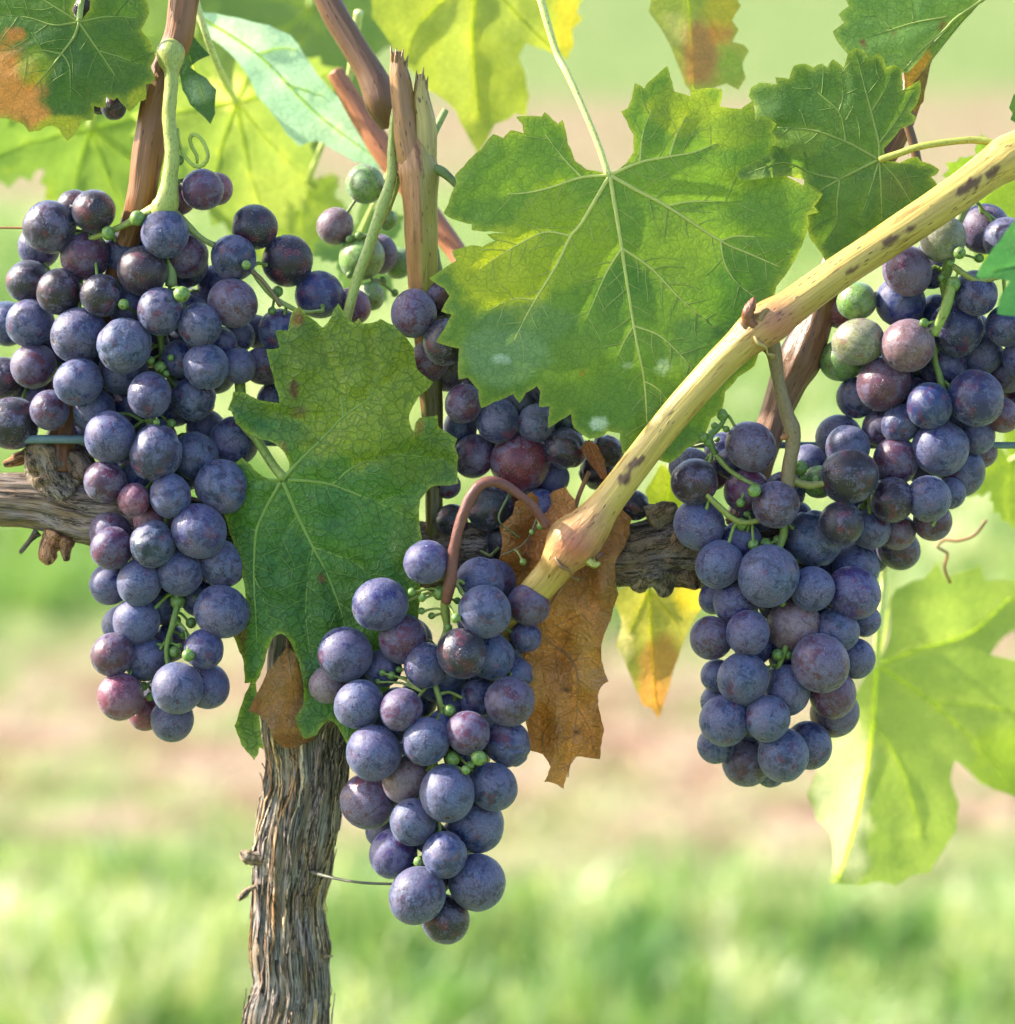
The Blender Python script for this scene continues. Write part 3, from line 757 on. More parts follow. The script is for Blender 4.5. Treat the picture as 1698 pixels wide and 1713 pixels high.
# top centre leaf
B3 = [(640,-60),(760,-90),(900,-70),(985,-20),(965,20),(975,32),(958,48),(960,75),(950,100),(930,92),(900,80),(880,72),(868,95),(878,120),(885,160),(880,195),(862,190),(850,200),(828,208),(815,235),(800,258),(785,232),(770,205),(762,185),(740,165),(715,150),(690,120),(665,95),(645,60),(622,30),(620,-10)]
soft('large blurred yellow green leaf hanging at the top centre', B3, (800,-50), [([(800,-50),(790,60),(800,200)],6,2),([(800,-50),(880,40),(930,85)],4,2),([(800,-50),(700,40),(680,100)],4,2)],
     640, (.19,.27,.04), (.29,.35,.05), [(760,90,28,110,(.26,.34,.07),.5),(950,40,22,60,(.40,.36,.03),.7),(850,30,60,40,(.16,.24,.06),.5)], seed=25, slope=(.1,.2), wav=(20,100),
     petiole=[(800,-50,0,6),(830,-120,420,6),(860,-180,350,8)])
B4 = [(1090,-20),(1150,-50),(1220,-30),(1240,10),(1225,35),(1236,50),(1225,70),(1245,75),(1253,85),(1242,105),(1248,130),(1235,150),(1215,140),(1190,150),(1160,160),(1145,140),(1130,100),(1115,65),(1100,40),(1085,20)]
soft('small blurred leaf at the top with a rust brown patch down its middle', B4, (1150,-20), [([(1150,-20),(1155,60),(1160,150)],4,1.5),([(1150,-20),(1190,40),(1230,110)],3,1.5)],
     380, (.17,.24,.045), (.26,.30,.06), [(1170,90,30,60,(.26,.13,.06),.85),(1205,55,25,18,(.38,.16,.05),.7),(1210,15,30,30,(.34,.30,.03),.7),(1225,110,22,30,(.15,.26,.05),.7),(1130,50,22,28,(.34,.36,.14),.6)], seed=27,
     petiole=[(1150,-20,0,5),(1140,-90,370,5),(1120,-170,350,7)])
B1 = [(318,18),(360,22),(400,30),(450,42),(485,58),(500,75),(515,100),(545,140),(575,170),(610,215),(640,262),(655,285),(625,282),(590,270),(560,252),(530,235),(500,245),(480,225),(455,190),(430,160),(410,120),(380,85),(345,60)]
soft('long pale leaf at upper left with bluish sky glare painted into its colour', B1, (330,25), [([(330,25),(430,90),(530,190),(640,272)],4,2),([(430,90),(470,80),(500,85)],3,1.5),([(480,140),(540,160)],3,1.5)],
     430, (.23,.42,.34), (.34,.52,.44), [(520,170,70,30,(.22,.42,.34),.6),(400,60,60,20,(.40,.56,.46),.6)], seed=29, slope=(-.1,.5), wav=(16,90),  # bluish base and lighter blot hold the sky glare as leaf colour
     petiole=[(330,25,0,5),(300,-30,400,5),(290,-100,250,6)])
soft('wide bright green leaf behind the left bunch', vine_outline(150,215,200,-.35,.8,3), (150,215), vine_veins(150,215,200,-.35,.8),
     900, (.13,.24,.05), (.18,.30,.06), [(20,340,70,50,(.30,.38,.03),.5)], seed=31, slope=(.1,.3), petiole=[(150,215,0,6),(170,120,380,6),(200,0,300,6),(230,-110,150,8)], vr=.6)
soft('lower bright green leaf hanging behind the brown cane at left', vine_outline(40,150,170,.3,.8,4), (40,150), vine_veins(40,150,170,.3,.8),
     1100, (.13,.23,.05), (.17,.29,.06), [], seed=33, slope=(.2,.2), petiole=[(40,150,0,6),(60,60,480,6),(80,-100,350,8)], vr=.6)
soft('yellow green backlit leaf between the left bunch and the pale leaf', vine_outline(395,170,190,-.25,1.05,8), (395,170), vine_veins(395,170,190,-.25,1.05),
     800, (.18,.28,.06), (.25,.35,.08), [(380,150,30,25,(.55,.60,.22),.8),(460,330,60,50,(.36,.44,.10),.5)], seed=35, slope=(.3,.2), petiole=[(395,170,0,6),(360,100,280,6),(320,-20,200,7)], vr=.8)
soft('dark green leaf tip just right of the brown left cane', [(300,60),(325,62),(335,75),(352,92),(330,102),(318,112),(345,130),(362,150),(360,190),(352,208),(335,190),(318,175),(305,150),(296,110)], (310,66),
     [([(310,66),(325,120),(350,190)],2.5,1)], 150, (.025,.07,.03), (.05,.12,.04), [(335,150,22,20,(.14,.24,.20),.6)], seed=37, petiole=[(310,66,0,4),(296,30,120,4),(290,-40,90,5)])
soft('blurred lime green leaf between the left and centre bunches', vine_outline(505,330,105,.5,1.1,11), (505,330), vine_veins(505,330,105,.5,1.1),
     1000, (.20,.32,.05), (.28,.38,.08), [], seed=39, petiole=[(505,330,0,5),(540,240,600,5),(580,150,520,6),(600,20,400,8)], vr=.6)
soft('dull bluish green leaf behind the small green berries', vine_outline(600,395,85,-.3,1.2,13), (600,395), vine_veins(600,395,85,-.3,1.2),
     700, (.11,.22,.07), (.18,.30,.12), [], seed=41, petiole=[(600,395,0,4),(630,330,480,4),(670,250,330,5)], vr=.6)
soft('blurred bright leaf under the yellow cane beside the right arm', [(1105,775),(1130,790),(1150,850),(1155,880),(1130,900),(1100,890),(1075,860),(1080,820)], (1120,785),
     [([(1120,785),(1115,880)],3,1.5)], 420, (.30,.40,.03), (.36,.44,.05), [], seed=43, petiole=[(1120,785,0,4),(1130,740,350,4),(1150,700,280,5)])
soft('yellow green leaf at the right edge below the wire', vine_outline(1690,770,110,-.5,1.0,17), (1690,770), vine_veins(1690,770,110,-.5,1.0),
     700, (.20,.34,.03), (.28,.38,.05), [], seed=45, petiole=[(1690,770,0,4),(1740,740,600,4),(1790,700,500,5)], vr=.6)
soft('lime leaf behind the right bunch under the cane tip', vine_outline(1670,300,95,.1,1.3,19), (1670,300), vine_veins(1670,300,95,.1,1.3),
     420, (.22,.38,.03), (.30,.42,.05), [], seed=47, petiole=[(1670,300,0,4),(1700,250,350,4),(1760,190,250,5)], vr=.6)
soft('big dull olive leaf far behind the dark slanting cane', vine_outline(520,10,230,.15,.9,23), (520,10), vine_veins(520,10,230,.15,.9),
     1250, (.11,.20,.05), (.17,.25,.07), [], seed=53, petiole=[(520,10,0,6),(530,-80,1150,6),(540,-200,900,8)], vr=.6)
soft('pale olive leaf far behind the yellow green leaf near the bluish one', vine_outline(330,60,210,-.1,1.1,29), (330,60), vine_veins(330,60,210,-.1,1.1),
     1400, (.13,.24,.05), (.19,.28,.08), [], seed=55, petiole=[(330,60,0,6),(320,-80,1200,6),(310,-200,900,8)], vr=.6)
# teal green leaf lobes close to the camera at the right edge
leaf('smooth teal green leaf lobe cut off by the right edge', [(1730,350),(1698,368),(1675,400),(1655,425),(1632,462),(1640,466),(1660,464),(1690,470),(1672,500),(1668,525),(1690,528),(1720,530),(1790,480),(1800,400)], (1790,440),
     [([(1790,440),(1720,440),(1660,455)],3,1)], lambda x, y: -330 + (x-1700)*.3, (.04,.16,.05), (.06,.20,.05), [], 12, seed=49, mat=M_LEAF_SOFT, petiole=[(1790,440,0,5),(1850,380,-200,5),(1900,300,-60,6)])
soft('serrated dark leaf tip poking in at the right edge', [(1695,160),(1688,180),(1694,190),(1690,200),(1720,215),(1780,200),(1780,140),(1720,135)], (1770,170), [([(1770,170),(1700,185)],2,1)],
     40, (.04,.12,.02), (.07,.17,.03), [], seed=51, petiole=[(1770,170,0,4),(1800,150,30,4),(1840,100,30,5)])

# ---- dried leaves
D1 = [(888,822),(907,836),(925,822),(946,814),(962,836),(968,862),(1000,850),(1035,845),(1057,867),(1052,898),(1044,916),(1030,938),(1030,965),(1035,994),(1022,1038),(1009,1069),(1006,1100),(1018,1140),(1005,1150),(1000,1165),(1011,1222),(1004,1270),(987,1268),(963,1266),(952,1288),(943,1320),(925,1310),(910,1308),(921,1283),(908,1262),(884,1255),(878,1200),(886,1156),(873,1121),(872,1091),(865,1050),(850,1010),(838,975),(834,938),(840,905),(835,880),(858,860),(862,840)]
VD1 = [([(960,860),(950,960),(905,1052),(960,1110),(965,1180),(950,1300)],3.2,1),([(905,1052),(940,1042),(1010,1010)],2,.8),([(950,1108),(985,1100),(1008,1110)],1.6,.7),([(886,1205),(915,1230),(940,1250)],1.6,.8),([(960,1110),(935,1080),(905,1052)],1.6,.8),([(965,1180),(990,1230),(990,1260)],1.6,.7),([(905,1052),(880,1080),(878,1110)],1.6,.7),([(950,960),(1000,930),(1040,890)],2,.7)]
BR = (.30,.135,.038)
def _d1(x, y):
    fold = np.abs(((x - 955) + (y-1050)*.10) / 60)
    r1 = 17*np.abs(((x*.9+y*.28)/44) % 2 - 1)*2.4 + 9*np.sin((x*.5-y*.8)/23) * np.clip((y-900)/150, 0, 1) + 9*np.abs(vn(x/34, y/60, 0, 77))*2
    return 22 + r1 + 16*fold - 26*np.exp(-((x-880)/22.)**2)*(y > 990) + np.clip((y-1050)/250,0,1)*-20 + np.clip((x-1010)/30,0,1)*14
leaf('large curled brown dead leaf hanging under the cane node', D1, (960,862), VD1, _d1, (.22,.095,.030), (.43,.205,.058),
     [(948,1152,8,4,(.03,.012,.008),1),(965,1225,9,5,(.04,.015,.008),.9),(900,1000,26,40,(.13,.055,.02),.6),(1020,960,14,50,(.30,.16,.06),.6),(975,1095,25,60,(.44,.25,.07),.5),(905,900,40,60,(.33,.13,.035),.7)],
     res=8, mat=M_DRY, vcol=(.42,.24,.09), seed=61, pucker=7, wav=(30,54), fine=8, name='dead_leaf', rag=2.2,
     petiole=[(960,862,0,4),(968,830,50,4),(985,790,70,4)], pcol=(.25,.12,.05))
D2 = [(415,1189),(425,1168),(448,1121),(465,1100),(481,1080),(495,1093),(504,1130),(509,1163),(512,1190),(530,1212),(537,1225),(533,1238),(514,1242),(495,1252),(472,1251),(458,1238),(448,1214),(434,1197)]
leaf('small folded tan dead leaf stuck on top of the trunk', D2, (481,1085), [([(481,1085),(488,1150),(490,1175),(480,1190)],2,.8),([(460,1165),(472,1185),(478,1215)],1.6,.6),([(440,1190),(460,1178),(475,1180)],1.2,.6)],
     lambda x, y: 10 + (x-415)*.62 + 10*np.abs(np.sin((x-478+(y-1160)*.3)/19)) + 5*np.sin((x*.5+y)/17) + np.clip((y-1215)/25,0,1)*10, (.27,.145,.060), (.36,.21,.09), [(425,1180,14,12,(.36,.14,.06),.7),(490,1240,50,12,(.20,.09,.03),.7)], res=6, mat=M_DRY,
     vcol=(.45,.28,.14), seed=63, pucker=3, wav=(6,30), fine=2, name='dead_leaf', petiole=[(481,1085,0,3),(484,1050,75,3),(490,1010,90,3)], pcol=(.2,.1,.05))
leaf('small rust coloured leaf scrap beside the black shrivelled berries', [(985,735),(1000,745),(1012,770),(1020,810),(1005,800),(990,780),(978,765),(970,750)], (985,740), [([(985,740),(1012,800)],1.4,.6)],
     lambda x, y: 40 + (x-990)*.4, (.20,.07,.03), (.30,.12,.05), [], 7, mat=M_DRY, vcol=(.4,.2,.08), seed=65, pucker=2, wav=(6,25), name='dead_leaf')

# ------------------------------------------------------------------ wood
def fibre(seed, amp, knots=()):
    def f(TH, SS, R):
        a = amp * (np.abs(vn(np.cos(TH)*4.2 + SS*.002, np.sin(TH)*4.2, SS/130, seed)) * 1.6 - .5)
        a = a + amp*.55*vn(np.cos(TH)*11, np.sin(TH)*11, SS/55, seed+1)
        a = a + amp*.30*vn(np.cos(TH)*34, np.sin(TH)*34, SS/40, seed+2) + amp*.7*vn(np.cos(TH)*1.3, np.sin(TH)*1.3, SS/110, seed+3)
        for (s0, t0, ws, wt, h) in knots:
            dt = (TH - t0 + math.pi) % (2*math.pi) - math.pi
            a = a + h*np.exp(-((SS-s0)/ws)**2 - (dt/wt)**2)
        return a
    return f

tr_pts = cpts([(520,960,78,60),(515,1080,62,70),(512,1180,66,76),(507,1240,70,72),(508,1310,78,66),(492,1390,88,68),(484,1450,95,64),(476,1520,104,58),(478,1600,118,64),(482,1660,130,66),(472,1725,142,72)])
drop = np.array([0, -math.cos(PITCH), math.sin(PITCH)])
last = tr_pts[-1, :3]
zl = world(last)[2]
Ld = (zl + .05) / U
tr_pts = np.vstack([tr_pts] + [np.append(last + drop*Ld*t + np.array([18*math.sin(t*6), 0, 10*math.sin(t*5)]), 72 + 22*t + (30 if t == 1 else 0)) for t in (.014, .032, .06, .12, .25, .5, .75, .93, 1)])
tr_pts[:, 2] += 92
trunk_org = world(tr_pts[-1, :3])
trunk = thing('grapevine', trunk_org, 'thick old vine trunk with shaggy grey brown peeling bark, splitting into two gnarled arms', 'vine trunk')
TR_SEG = 150
Vt, Ft, Bt, Tt = tube_data(tr_pts, TR_SEG, 5, fibre(17, 6.0, [(430,1.2,30,.6,5)]), (1, 1, 1), False)
tube_obj('trunk', [(Vt, Ft, Bt, Tt)], M_BARK, trunk, trunk_org)
# peeling strips of bark following the trunk
Cc = catmull(tr_pts, 5)
def trunk_at(th, s_i, lift):
    k = int(np.clip(s_i, 0, len(Cc)-1))
    row = Vt[k*TR_SEG:(k+1)*TR_SEG]
    p = row[int(th/(2*math.pi)*TR_SEG) % TR_SEG]
    c = row.mean(0); n = p - c; n = n/np.linalg.norm(n)
    return p, n
bs_n = 0
vis = [i for i in range(len(Cc)) if Cc[i, 2] < DP + 267]
for k in range(240):
    th = (rnd.uniform(-1.9, 1.9)) % (2*math.pi)
    s0 = rnd.randint(34, len(vis)-6); ln = rnd.randint(8, 34)
    wd = rnd.choice([1.2, 1.8, 2.6, 4.2, 6.5])*rnd.uniform(.8, 1.2); lf0 = rnd.uniform(.5, 2.0); curl = rnd.choice([0, 0, 3, 6, 14]) * rnd.uniform(.4, 1.1)
    drift = rnd.uniform(-.012, .012)
    n = 9; V = []; ok = True
    for j in range(n):
        t = j/(n-1); si = s0 + ln*t
        a = th + drift*ln*t + .03*math.sin(5*t+k)
        p, nn = trunk_at(a, si, 0)
        k_ = int(np.clip(si, 0, len(Cc)-2)); T_ = Cc[k_+1, :3]-Cc[k_, :3]; T_ /= np.linalg.norm(T_)
        side = np.cross(T_, nn)
        wj = wd*(math.sin(math.pi*min(max(t, .06), .94))**.5)
        up = lf0 + curl*(t**3 if k % 2 else (1-t)**3)
        V += [p+nn*(up-.5)-side*wj, p+nn*(up+.6)+side*wj*.1, p+nn*(up-.2)+side*wj*(.8+.3*math.sin(k+3*j)), p+nn*(up-1.4)]
    V = np.array(V); F = []
    for j in range(n-1):
        for m in range(4):
            F.append([j*4+m, j*4+(m+1) % 4, (j+1)*4+(m+1) % 4, (j+1)*4+m])
    F += [[3, 2, 1, 0], [n*4-4, n*4-3, n*4-2, n*4-1]]
    bp = np.stack([V[:, 0]/50*.6, V[:, 2]/50*.6, -V[:, 1]/100], -1)
    tone = rnd.choice([(1.4,1.25,1.1),(1.8,1.65,1.4),(1.0,.95,1.0),(.6,.55,.56),(2.3,2.0,1.5),(1.25,.9,.62),(1.1,1.0,1.1),(.8,.75,.8)])
    tube_obj('bark_strip', [(V, F, bp, np.ones((len(V), 3))*np.array(tone))], M_BARK, trunk, trunk_org)
for (x, y, d, pts) in [(402,1430,80,[(450,1438,150,12),(428,1436,150,12),(412,1432,150,12),(404,1424,150,6)]),(400,1500,90,[(448,1478,155,4),(420,1486,155,4),(408,1496,155,7),(399,1505,155,4)]),
                       (548,1437,80,[(510,1460,150,6),(538,1450,150,4),(548,1438,150,2)]),(556,1600,115,[(525,1592,180,5),(545,1598,180,3),(557,1600,180,1.5)])]:
    tube_obj('bark_flake', [tube_data(cpts(pts), 7, 4, lambda TH, SS, R: R*.35*vn(np.cos(TH)*2, np.sin(TH)*2, SS/4, 5), (1.3,1.15,.95))], M_BARK, trunk, trunk_org)
# arms
armL = cpts([(520,985,80,58),(455,925,85,56),(370,895,80,52),(250,870,75,48),(160,862,70,52),(115,856,68,50),(60,842,66,42),(0,836,66,40),(-80,830,70,40),(-220,822,80,38)])
armL[:, 2] += 50; armR_shift = 55
tube_obj('arm', [tube_data(armL, 90, 5, fibre(11, 6.0, [(375,4.6,20,.5,12)]), (1.05,.95,.9), True)], M_BARK, trunk, trunk_org, label='left arm of the vine, brown ridged wood')
armR = cpts([(505,1000,82,54),(600,960,90,52),(720,930,95,50),(860,925,92,48),(980,930,85,50),(1050,935,80,52),(1100,925,78,56),(1160,925,84,56),(1220,930,95,50),(1330,920,110,40),(1420,930,125,30),(1470,925,130,8)])
armR[:, 2] += 50
def gn(TH, SS, R):
    return 12*vn(np.cos(TH)*1.6, np.sin(TH)*1.6, SS/38, 31) + 7*np.abs(vn(np.cos(TH)*4, np.sin(TH)*4, SS/22, 32)) + 3*vn(np.cos(TH)*10, np.sin(TH)*10, SS/9, 33)
tube_obj('arm', [tube_data(armR, 90, 5, gn, (.8,.72,.68), True)], M_BARK, trunk, trunk_org, label='right arm of the vine, knotted and dark')
def knob(pts, tint=(.9,.8,.7), nm='knot'):
    pts = [(a, b, c + 50, r) for a, b, c, r in pts]
    tube_obj(nm, [tube_data(cpts(pts), 26, 4, lambda TH, SS, R: R*.28*vn(np.cos(TH)*2.2, np.sin(TH)*2.2, SS/12, int(pts[0][0])) + R*.12*vn(np.cos(TH)*6, np.sin(TH)*6, SS/6, 3), tint)], M_BARK, trunk, trunk_org)
knob([(110,835,60,42),(85,800,58,36),(72,768,55,34),(60,742,54,24)], (1.1,1,.85))
knob([(140,800,60,30),(125,770,58,20),(115,758,58,10)], (.8,.65,.55))
knob([(40,765,58,10),(20,772,56,9),(6,776,56,5)], (1.3,.8,.5))
knob([(95,895,60,24),(82,918,56,15),(80,932,54,14),(82,944,54,6)], (1.7,1.05,.7))
knob([(110,900,60,16),(110,925,56,9),(111,938,56,5)], (1.2,.8,.6))
knob([(62,890,62,8),(50,905,58,4),(36,922,56,4),(33,925,56,2)], (.7,.7,.65))
knob([(1090,870,60,26),(1115,855,58,18),(1130,845,58,8)], (1.1,.95,.7))
knob([(1075,960,55,34),(1068,975,50,20),(1060,985,50,12)], (1.1,1.,.8))
knob([(1110,960,58,30),(1110,985,55,16),(1108,998,55,7)], (.8,.75,.65))
knob([(1150,955,60,26),(1160,975,58,14),(1166,985,58,5)], (.8,.6,.5))
knob([(1120,930,50,30),(1135,905,40,24),(1150,885,40,12)], (.9,.7,.55))

# canes
def cane(name, label, pts, tint, seg=40, nodes=(), fib=1.2, seed=1, mat=None, cat='cane', twist=None):
    cp = cpts(pts); org = world(cp[-1, :3])
    e = thing(name, org, label, cat)
    def dsp(TH, SS, R):
        a = fib*(vn(np.cos(TH)*5, np.sin(TH)*5, SS/90, seed)) + fib*.6*vn(np.cos(TH)*1.5, np.sin(TH)*1.5, SS/40, seed+1)
        return a
    tube_obj('stem', [tube_data(cp, seg, 5, dsp, tint, True)], mat or M_CANE, e, org)
    return e, org

YEL = np.array([.52,.39,.105])
def yel_tint(V, bp):
    t = np.ones((len(V), 3))*YEL
    n = fbm(bp[:, 0]*2, bp[:, 1]*2, bp[:, 2]*1.2, 4)[:, None]
    t = t*(1+.15*n)
    # pink flush at the nodes, greener on the flank, dark weathered scars
    for (x, y, r, c, s) in [(962,912,50,(.44,.13,.09),.95),(1302,545,48,(.46,.18,.12),.9),(990,865,34,(.50,.27,.13),.6)]:
        q = c3(x, y, -60); k = np.exp(-(np.hypot(V[:, 0]-q[0], V[:, 1]-q[1])/r)**2)[:, None]*s
        t = t*(1-k)+np.array(c)*k
    for (x, y, rx, ry) in [(1620,312,24,10),(1658,290,17,7),(1488,405,22,7),(1520,385,10,5),(1420,455,14,4),(1045,800,12,10),(1062,775,20,7),(1300,525,9,3)]:
        q = c3(x, y, -60); ca, sa = .84, .54
        u = ((V[:, 0]-q[0])*ca+(V[:, 1]-q[1])*sa)/rx; v = (-(V[:, 0]-q[0])*sa+(V[:, 1]-q[1])*ca)/ry
        rr = np.hypot(u, v)+.4*vn(V[:, 0]/6, V[:, 1]/6, 0, 3)
        k = np.clip((1.1-rr)/.35, 0, 1)[:, None]*.92
        t = t*(1-k)+np.array((.095,.038,.026))*k
    return t
kc = [(830,1062,40,24),(868,1020,16,25),(893,992,-4,26),(925,955,-26,28),(936,938,-37,32),(958,908,-39,45),(985,880,-42,37),(1012,845,-45,28),(1060,782,-50,26),(1120,705,-55,26),(1190,625,-57,27),(1235,580,-60,29),(1262,556,-60,35),(1292,535,-60,37),(1325,512,-60,31),(1400,458,-58,29),(1500,392,-52,30),(1600,325,-44,31),(1655,285,-38,33),(1690,262,-34,38),(1740,232,-30,30),(1900,150,-10,26)]
e, org = cane('cane', 'thick yellow cane crossing diagonally in front, with brown scars and pink nodes', kc, yel_tint, 56, fib=.7, seed=3)
# node collars, bud, spur tip
def collar(x, y, d, r, ang, col, parent, org):
    ring = []
    for k in range(13):
        a = -math.pi*.55+math.pi*1.1*k/12
        # ring lies across the cane direction
        u = math.cos(a)*r*1.02; v = math.sin(a)*r*1.02
        px = x + v*math.cos(ang+math.pi/2) + 2*math.sin(k*1.7); py = y - v*math.sin(ang+math.pi/2) + 2*math.cos(k*2.1)
        ring.append((px, py, d-u, 2.6+1.2*math.sin(k*1.3)))
    tube_obj('node_collar', [tube_data(cpts(ring), 7, 4, None, col)], M_CANE, parent, org)
collar(1270,572,-60,32,.72,(.45,.36,.15),e,org)
collar(940,946,-37,34,.80,(.22,.13,.06),e,org)
for pts, col in (([(1262,545,-85,10),(1250,530,-92,10),(1256,512,-96,9),(1262,498,-96,3)],(.22,.09,.05)),([(1252,552,-82,8),(1244,542,-86,6),(1240,536,-86,3)],(.26,.14,.07)),
                 ([(1270,535,-90,7),(1278,522,-92,5),(1285,516,-92,2)],(.30,.20,.08)),([(985,938,-55,9),(995,945,-62,7),(1003,941,-62,3)],(.40,.42,.10)),([(998,935,-66,4),(1004,928,-66,5),(1008,924,-66,3)],(.12,.05,.03))):
    tube_obj('bud', [tube_data(cpts(pts), 12, 3, lambda TH, SS, R: R*.25*vn(np.cos(TH)*2, np.sin(TH)*2, SS/4, 6), col)], M_CANE, e, org)

cane('cane', 'upright reddish brown cane behind the left bunch, its top cut by the frame', [(330,-90,50,24),(310,-10,48,24),(298,60,46,24),(282,100,46,23),(262,170,48,25),(248,250,52,26),(236,330,60,24),(216,400,75,22),(182,500,110,20),(145,600,125,20),(118,690,125,22),(100,745,118,26),(95,790,112,30)], (.24,.105,.04), seed=8, fib=2.2)
e2, o2 = cane('cane', 'stubby brown cane with split torn top beside the big central leaf', [(690,218,44,5),(693,236,43,19),(697,262,42,28),(701,288,42,32),(703,330,42,28),(706,400,50,27),(708,470,70,25),(713,540,95,23),(720,640,105,19),(725,720,110,15),(726,800,115,13),(727,870,120,14),(728,930,135,18)], lambda V, bp: np.where((V[:, 0:1] > c3(712,0,42)[0]-6), np.array([[.36,.30,.09]]), np.array([[.34,.18,.075]]))*(1-.55*np.clip((CY-600-V[:, 1:2])/-60, 0, 0)-.6*np.clip((c3(0,560,60)[1]-V[:, 1:2])/80, 0, 1)), seed=9, fib=2.6)  # tint darkened down the lower length: painted shade between leaf and bunch
tube_obj('torn_prong', [tube_data(cpts([(664,88,40,10),(668,130,40,17),(676,190,40,20),(686,250,42,24),(696,300,42,22)]), 30, 4, lambda TH, SS, R: 2.5*vn(np.cos(TH)*4, np.sin(TH)*4, SS/50, 5), (.30,.16,.06))], M_CANE, e2, o2)
tube_obj('torn_prong', [tube_data(cpts([(704,125,44,6),(704,165,44,15),(710,210,44,19),(708,260,44,22),(704,300,42,24)]), 30, 4, lambda TH, SS, R: 2.5*vn(np.cos(TH)*4, np.sin(TH)*4, SS/50, 6), (.42,.34,.10))], M_CANE, e2, o2)
for (x, y, d, l, r, lean) in [(656,98,34,22,4,-3),(662,96,30,16,3.5,1),(671,100,30,18,4,4),(678,112,34,20,4,5),(697,140,38,22,4,0),(706,138,38,26,3.5,3),(712,150,40,22,4,4)]:
    tube_obj('splinter', [tube_data(cpts([(x-lean,y+24,d+4,r+1),(x,y,d,r),(x+lean,y-l,d+2,.8)]), 6, 4, lambda TH, SS, R: R*.3*vn(np.cos(TH)*2, np.sin(TH)*2, SS/5, 3), (.28,.17,.06))], M_CANE, e2, o2)
tube_obj('side_shoot', [tube_data(cpts([(715,285,36,10),(735,285,30,9),(755,300,28,7),(775,322,26,6)]), 14, 4, None, (.14,.20,.06))], M_STEM, e2, o2)
tube_obj('side_shoot', [tube_data(cpts([(712,265,60,9),(725,225,80,7),(745,185,100,6)]), 14, 4, None, (.26,.34,.10))], M_STEM, e2, o2)
cane('cane', 'dark brown cane slanting down from the top to a knobbly node', [(500,-110,180,20),(548,0,170,22),(585,65,160,22),(615,115,150,23),(632,150,145,27),(640,175,145,28),(655,205,160,22)], (.16,.085,.045), seed=10)
cane('cane', 'blurred rusty cane running behind the torn stub', [(560,120,420,14),(600,185,420,18),(640,250,410,20),(690,320,400,19),(745,395,380,18),(775,440,360,17),(830,540,300,18),(860,700,220,20),(850,900,110,24)], (.42,.17,.09), seed=11)
cane('cane', 'dark brown cane with a node behind the yellow cane at right', [(1560,-90,160,18),(1535,110,150,19),(1500,220,140,19),(1440,330,135,20),(1395,440,130,22),(1368,520,128,27),(1345,580,125,34),(1335,605,125,36),(1318,640,125,30),(1295,700,125,24),(1270,780,125,24),(1240,880,105,28)], (.20,.10,.06), seed=12, fib=3)
cane('shoot', 'thin brown shoot behind the small upper right leaf', [(1500,150,90,7),(1520,215,90,8),(1533,262,90,8),(1545,330,95,8),(1560,430,100,9)], (.16,.09,.05), 14, seed=13, cat='shoot')
cane('shoot', 'slender green shoot running beside the torn stub down to the berries', [(672,150,60,4),(660,190,58,5),(656,250,56,7),(655,295,50,9),(640,345,46,11),(618,410,46,9),(594,478,50,8),(575,560,60,8),(560,640,75,8)], (.30,.38,.10), 16, seed=14, cat='shoot', mat=M_STEM)

def wire(label, pts, col, mat=None, cat='wire', name='wire'):
    cp = cpts(pts)
    V, F, B, T = tube_data(cp, 10, 8, None, col)
    W = world(V); o = W.mean(0)
    ob = link(name, mesh(name, W-o, F, True, {'bp': ('FLOAT_VECTOR', B), 'tint': ('FLOAT_COLOR', T)}), mat or M_WIRE, None, o)
    return tag(ob, label, cat)
wire('thick grey trellis wire stretched behind the bunches', [(-300,733,70,7.5),(0,735,72,7.5),(120,735,76,7.5),(500,740,125,7),(1000,743,140,6),(1400,745,150,6),(1698,745,150,6),(2000,746,150,6)], (.13,.20,.22))
wire('thin rusty wire entering at the left edge above the bunch', [(-300,380,80,2),(0,381,75,2),(60,382,70,2),(120,384,75,2),(215,400,75,2)], (.34,.16,.06))
wire('thin dark tendril from the trunk side to the centre bunch', [(500,1450,150,5),(525,1460,125,3.5),(550,1467,90,2.6),(585,1474,60,2.4),(625,1478,50,2.4),(690,1479,40,2.2)], (.12,.12,.09), M_STEM, 'tendril', 'tendril')
wire('curled green tendril above the left bunch beside its stem', [(297,215,5,3.0),(300,240,2,3),(310,262,0,3),(325,278,-2,3.3),(340,276,-4,3.6),(348,262,-6,3.5),(344,246,-4,3.3),(336,232,-2,3.3),(324,225,2,3.4),(318,232,6,3.5),(321,246,9,3.4),(329,260,10,3.2),(330,273,8,2.6)], (.32,.42,.08), M_STEM, 'tendril', 'tendril')
wire('thin rusty tendril, blurred, above the lower right leaf', [(1650,870,420,2.5),(1630,895,430,2.5),(1600,905,440,2.5),(1580,903,450,2.5),(1568,915,450,2.5),(1585,925,455,2.5),(1580,950,460,2.5),(1590,975,470,2.5)], (.34,.16,.07), M_STEM, 'tendril', 'tendril')

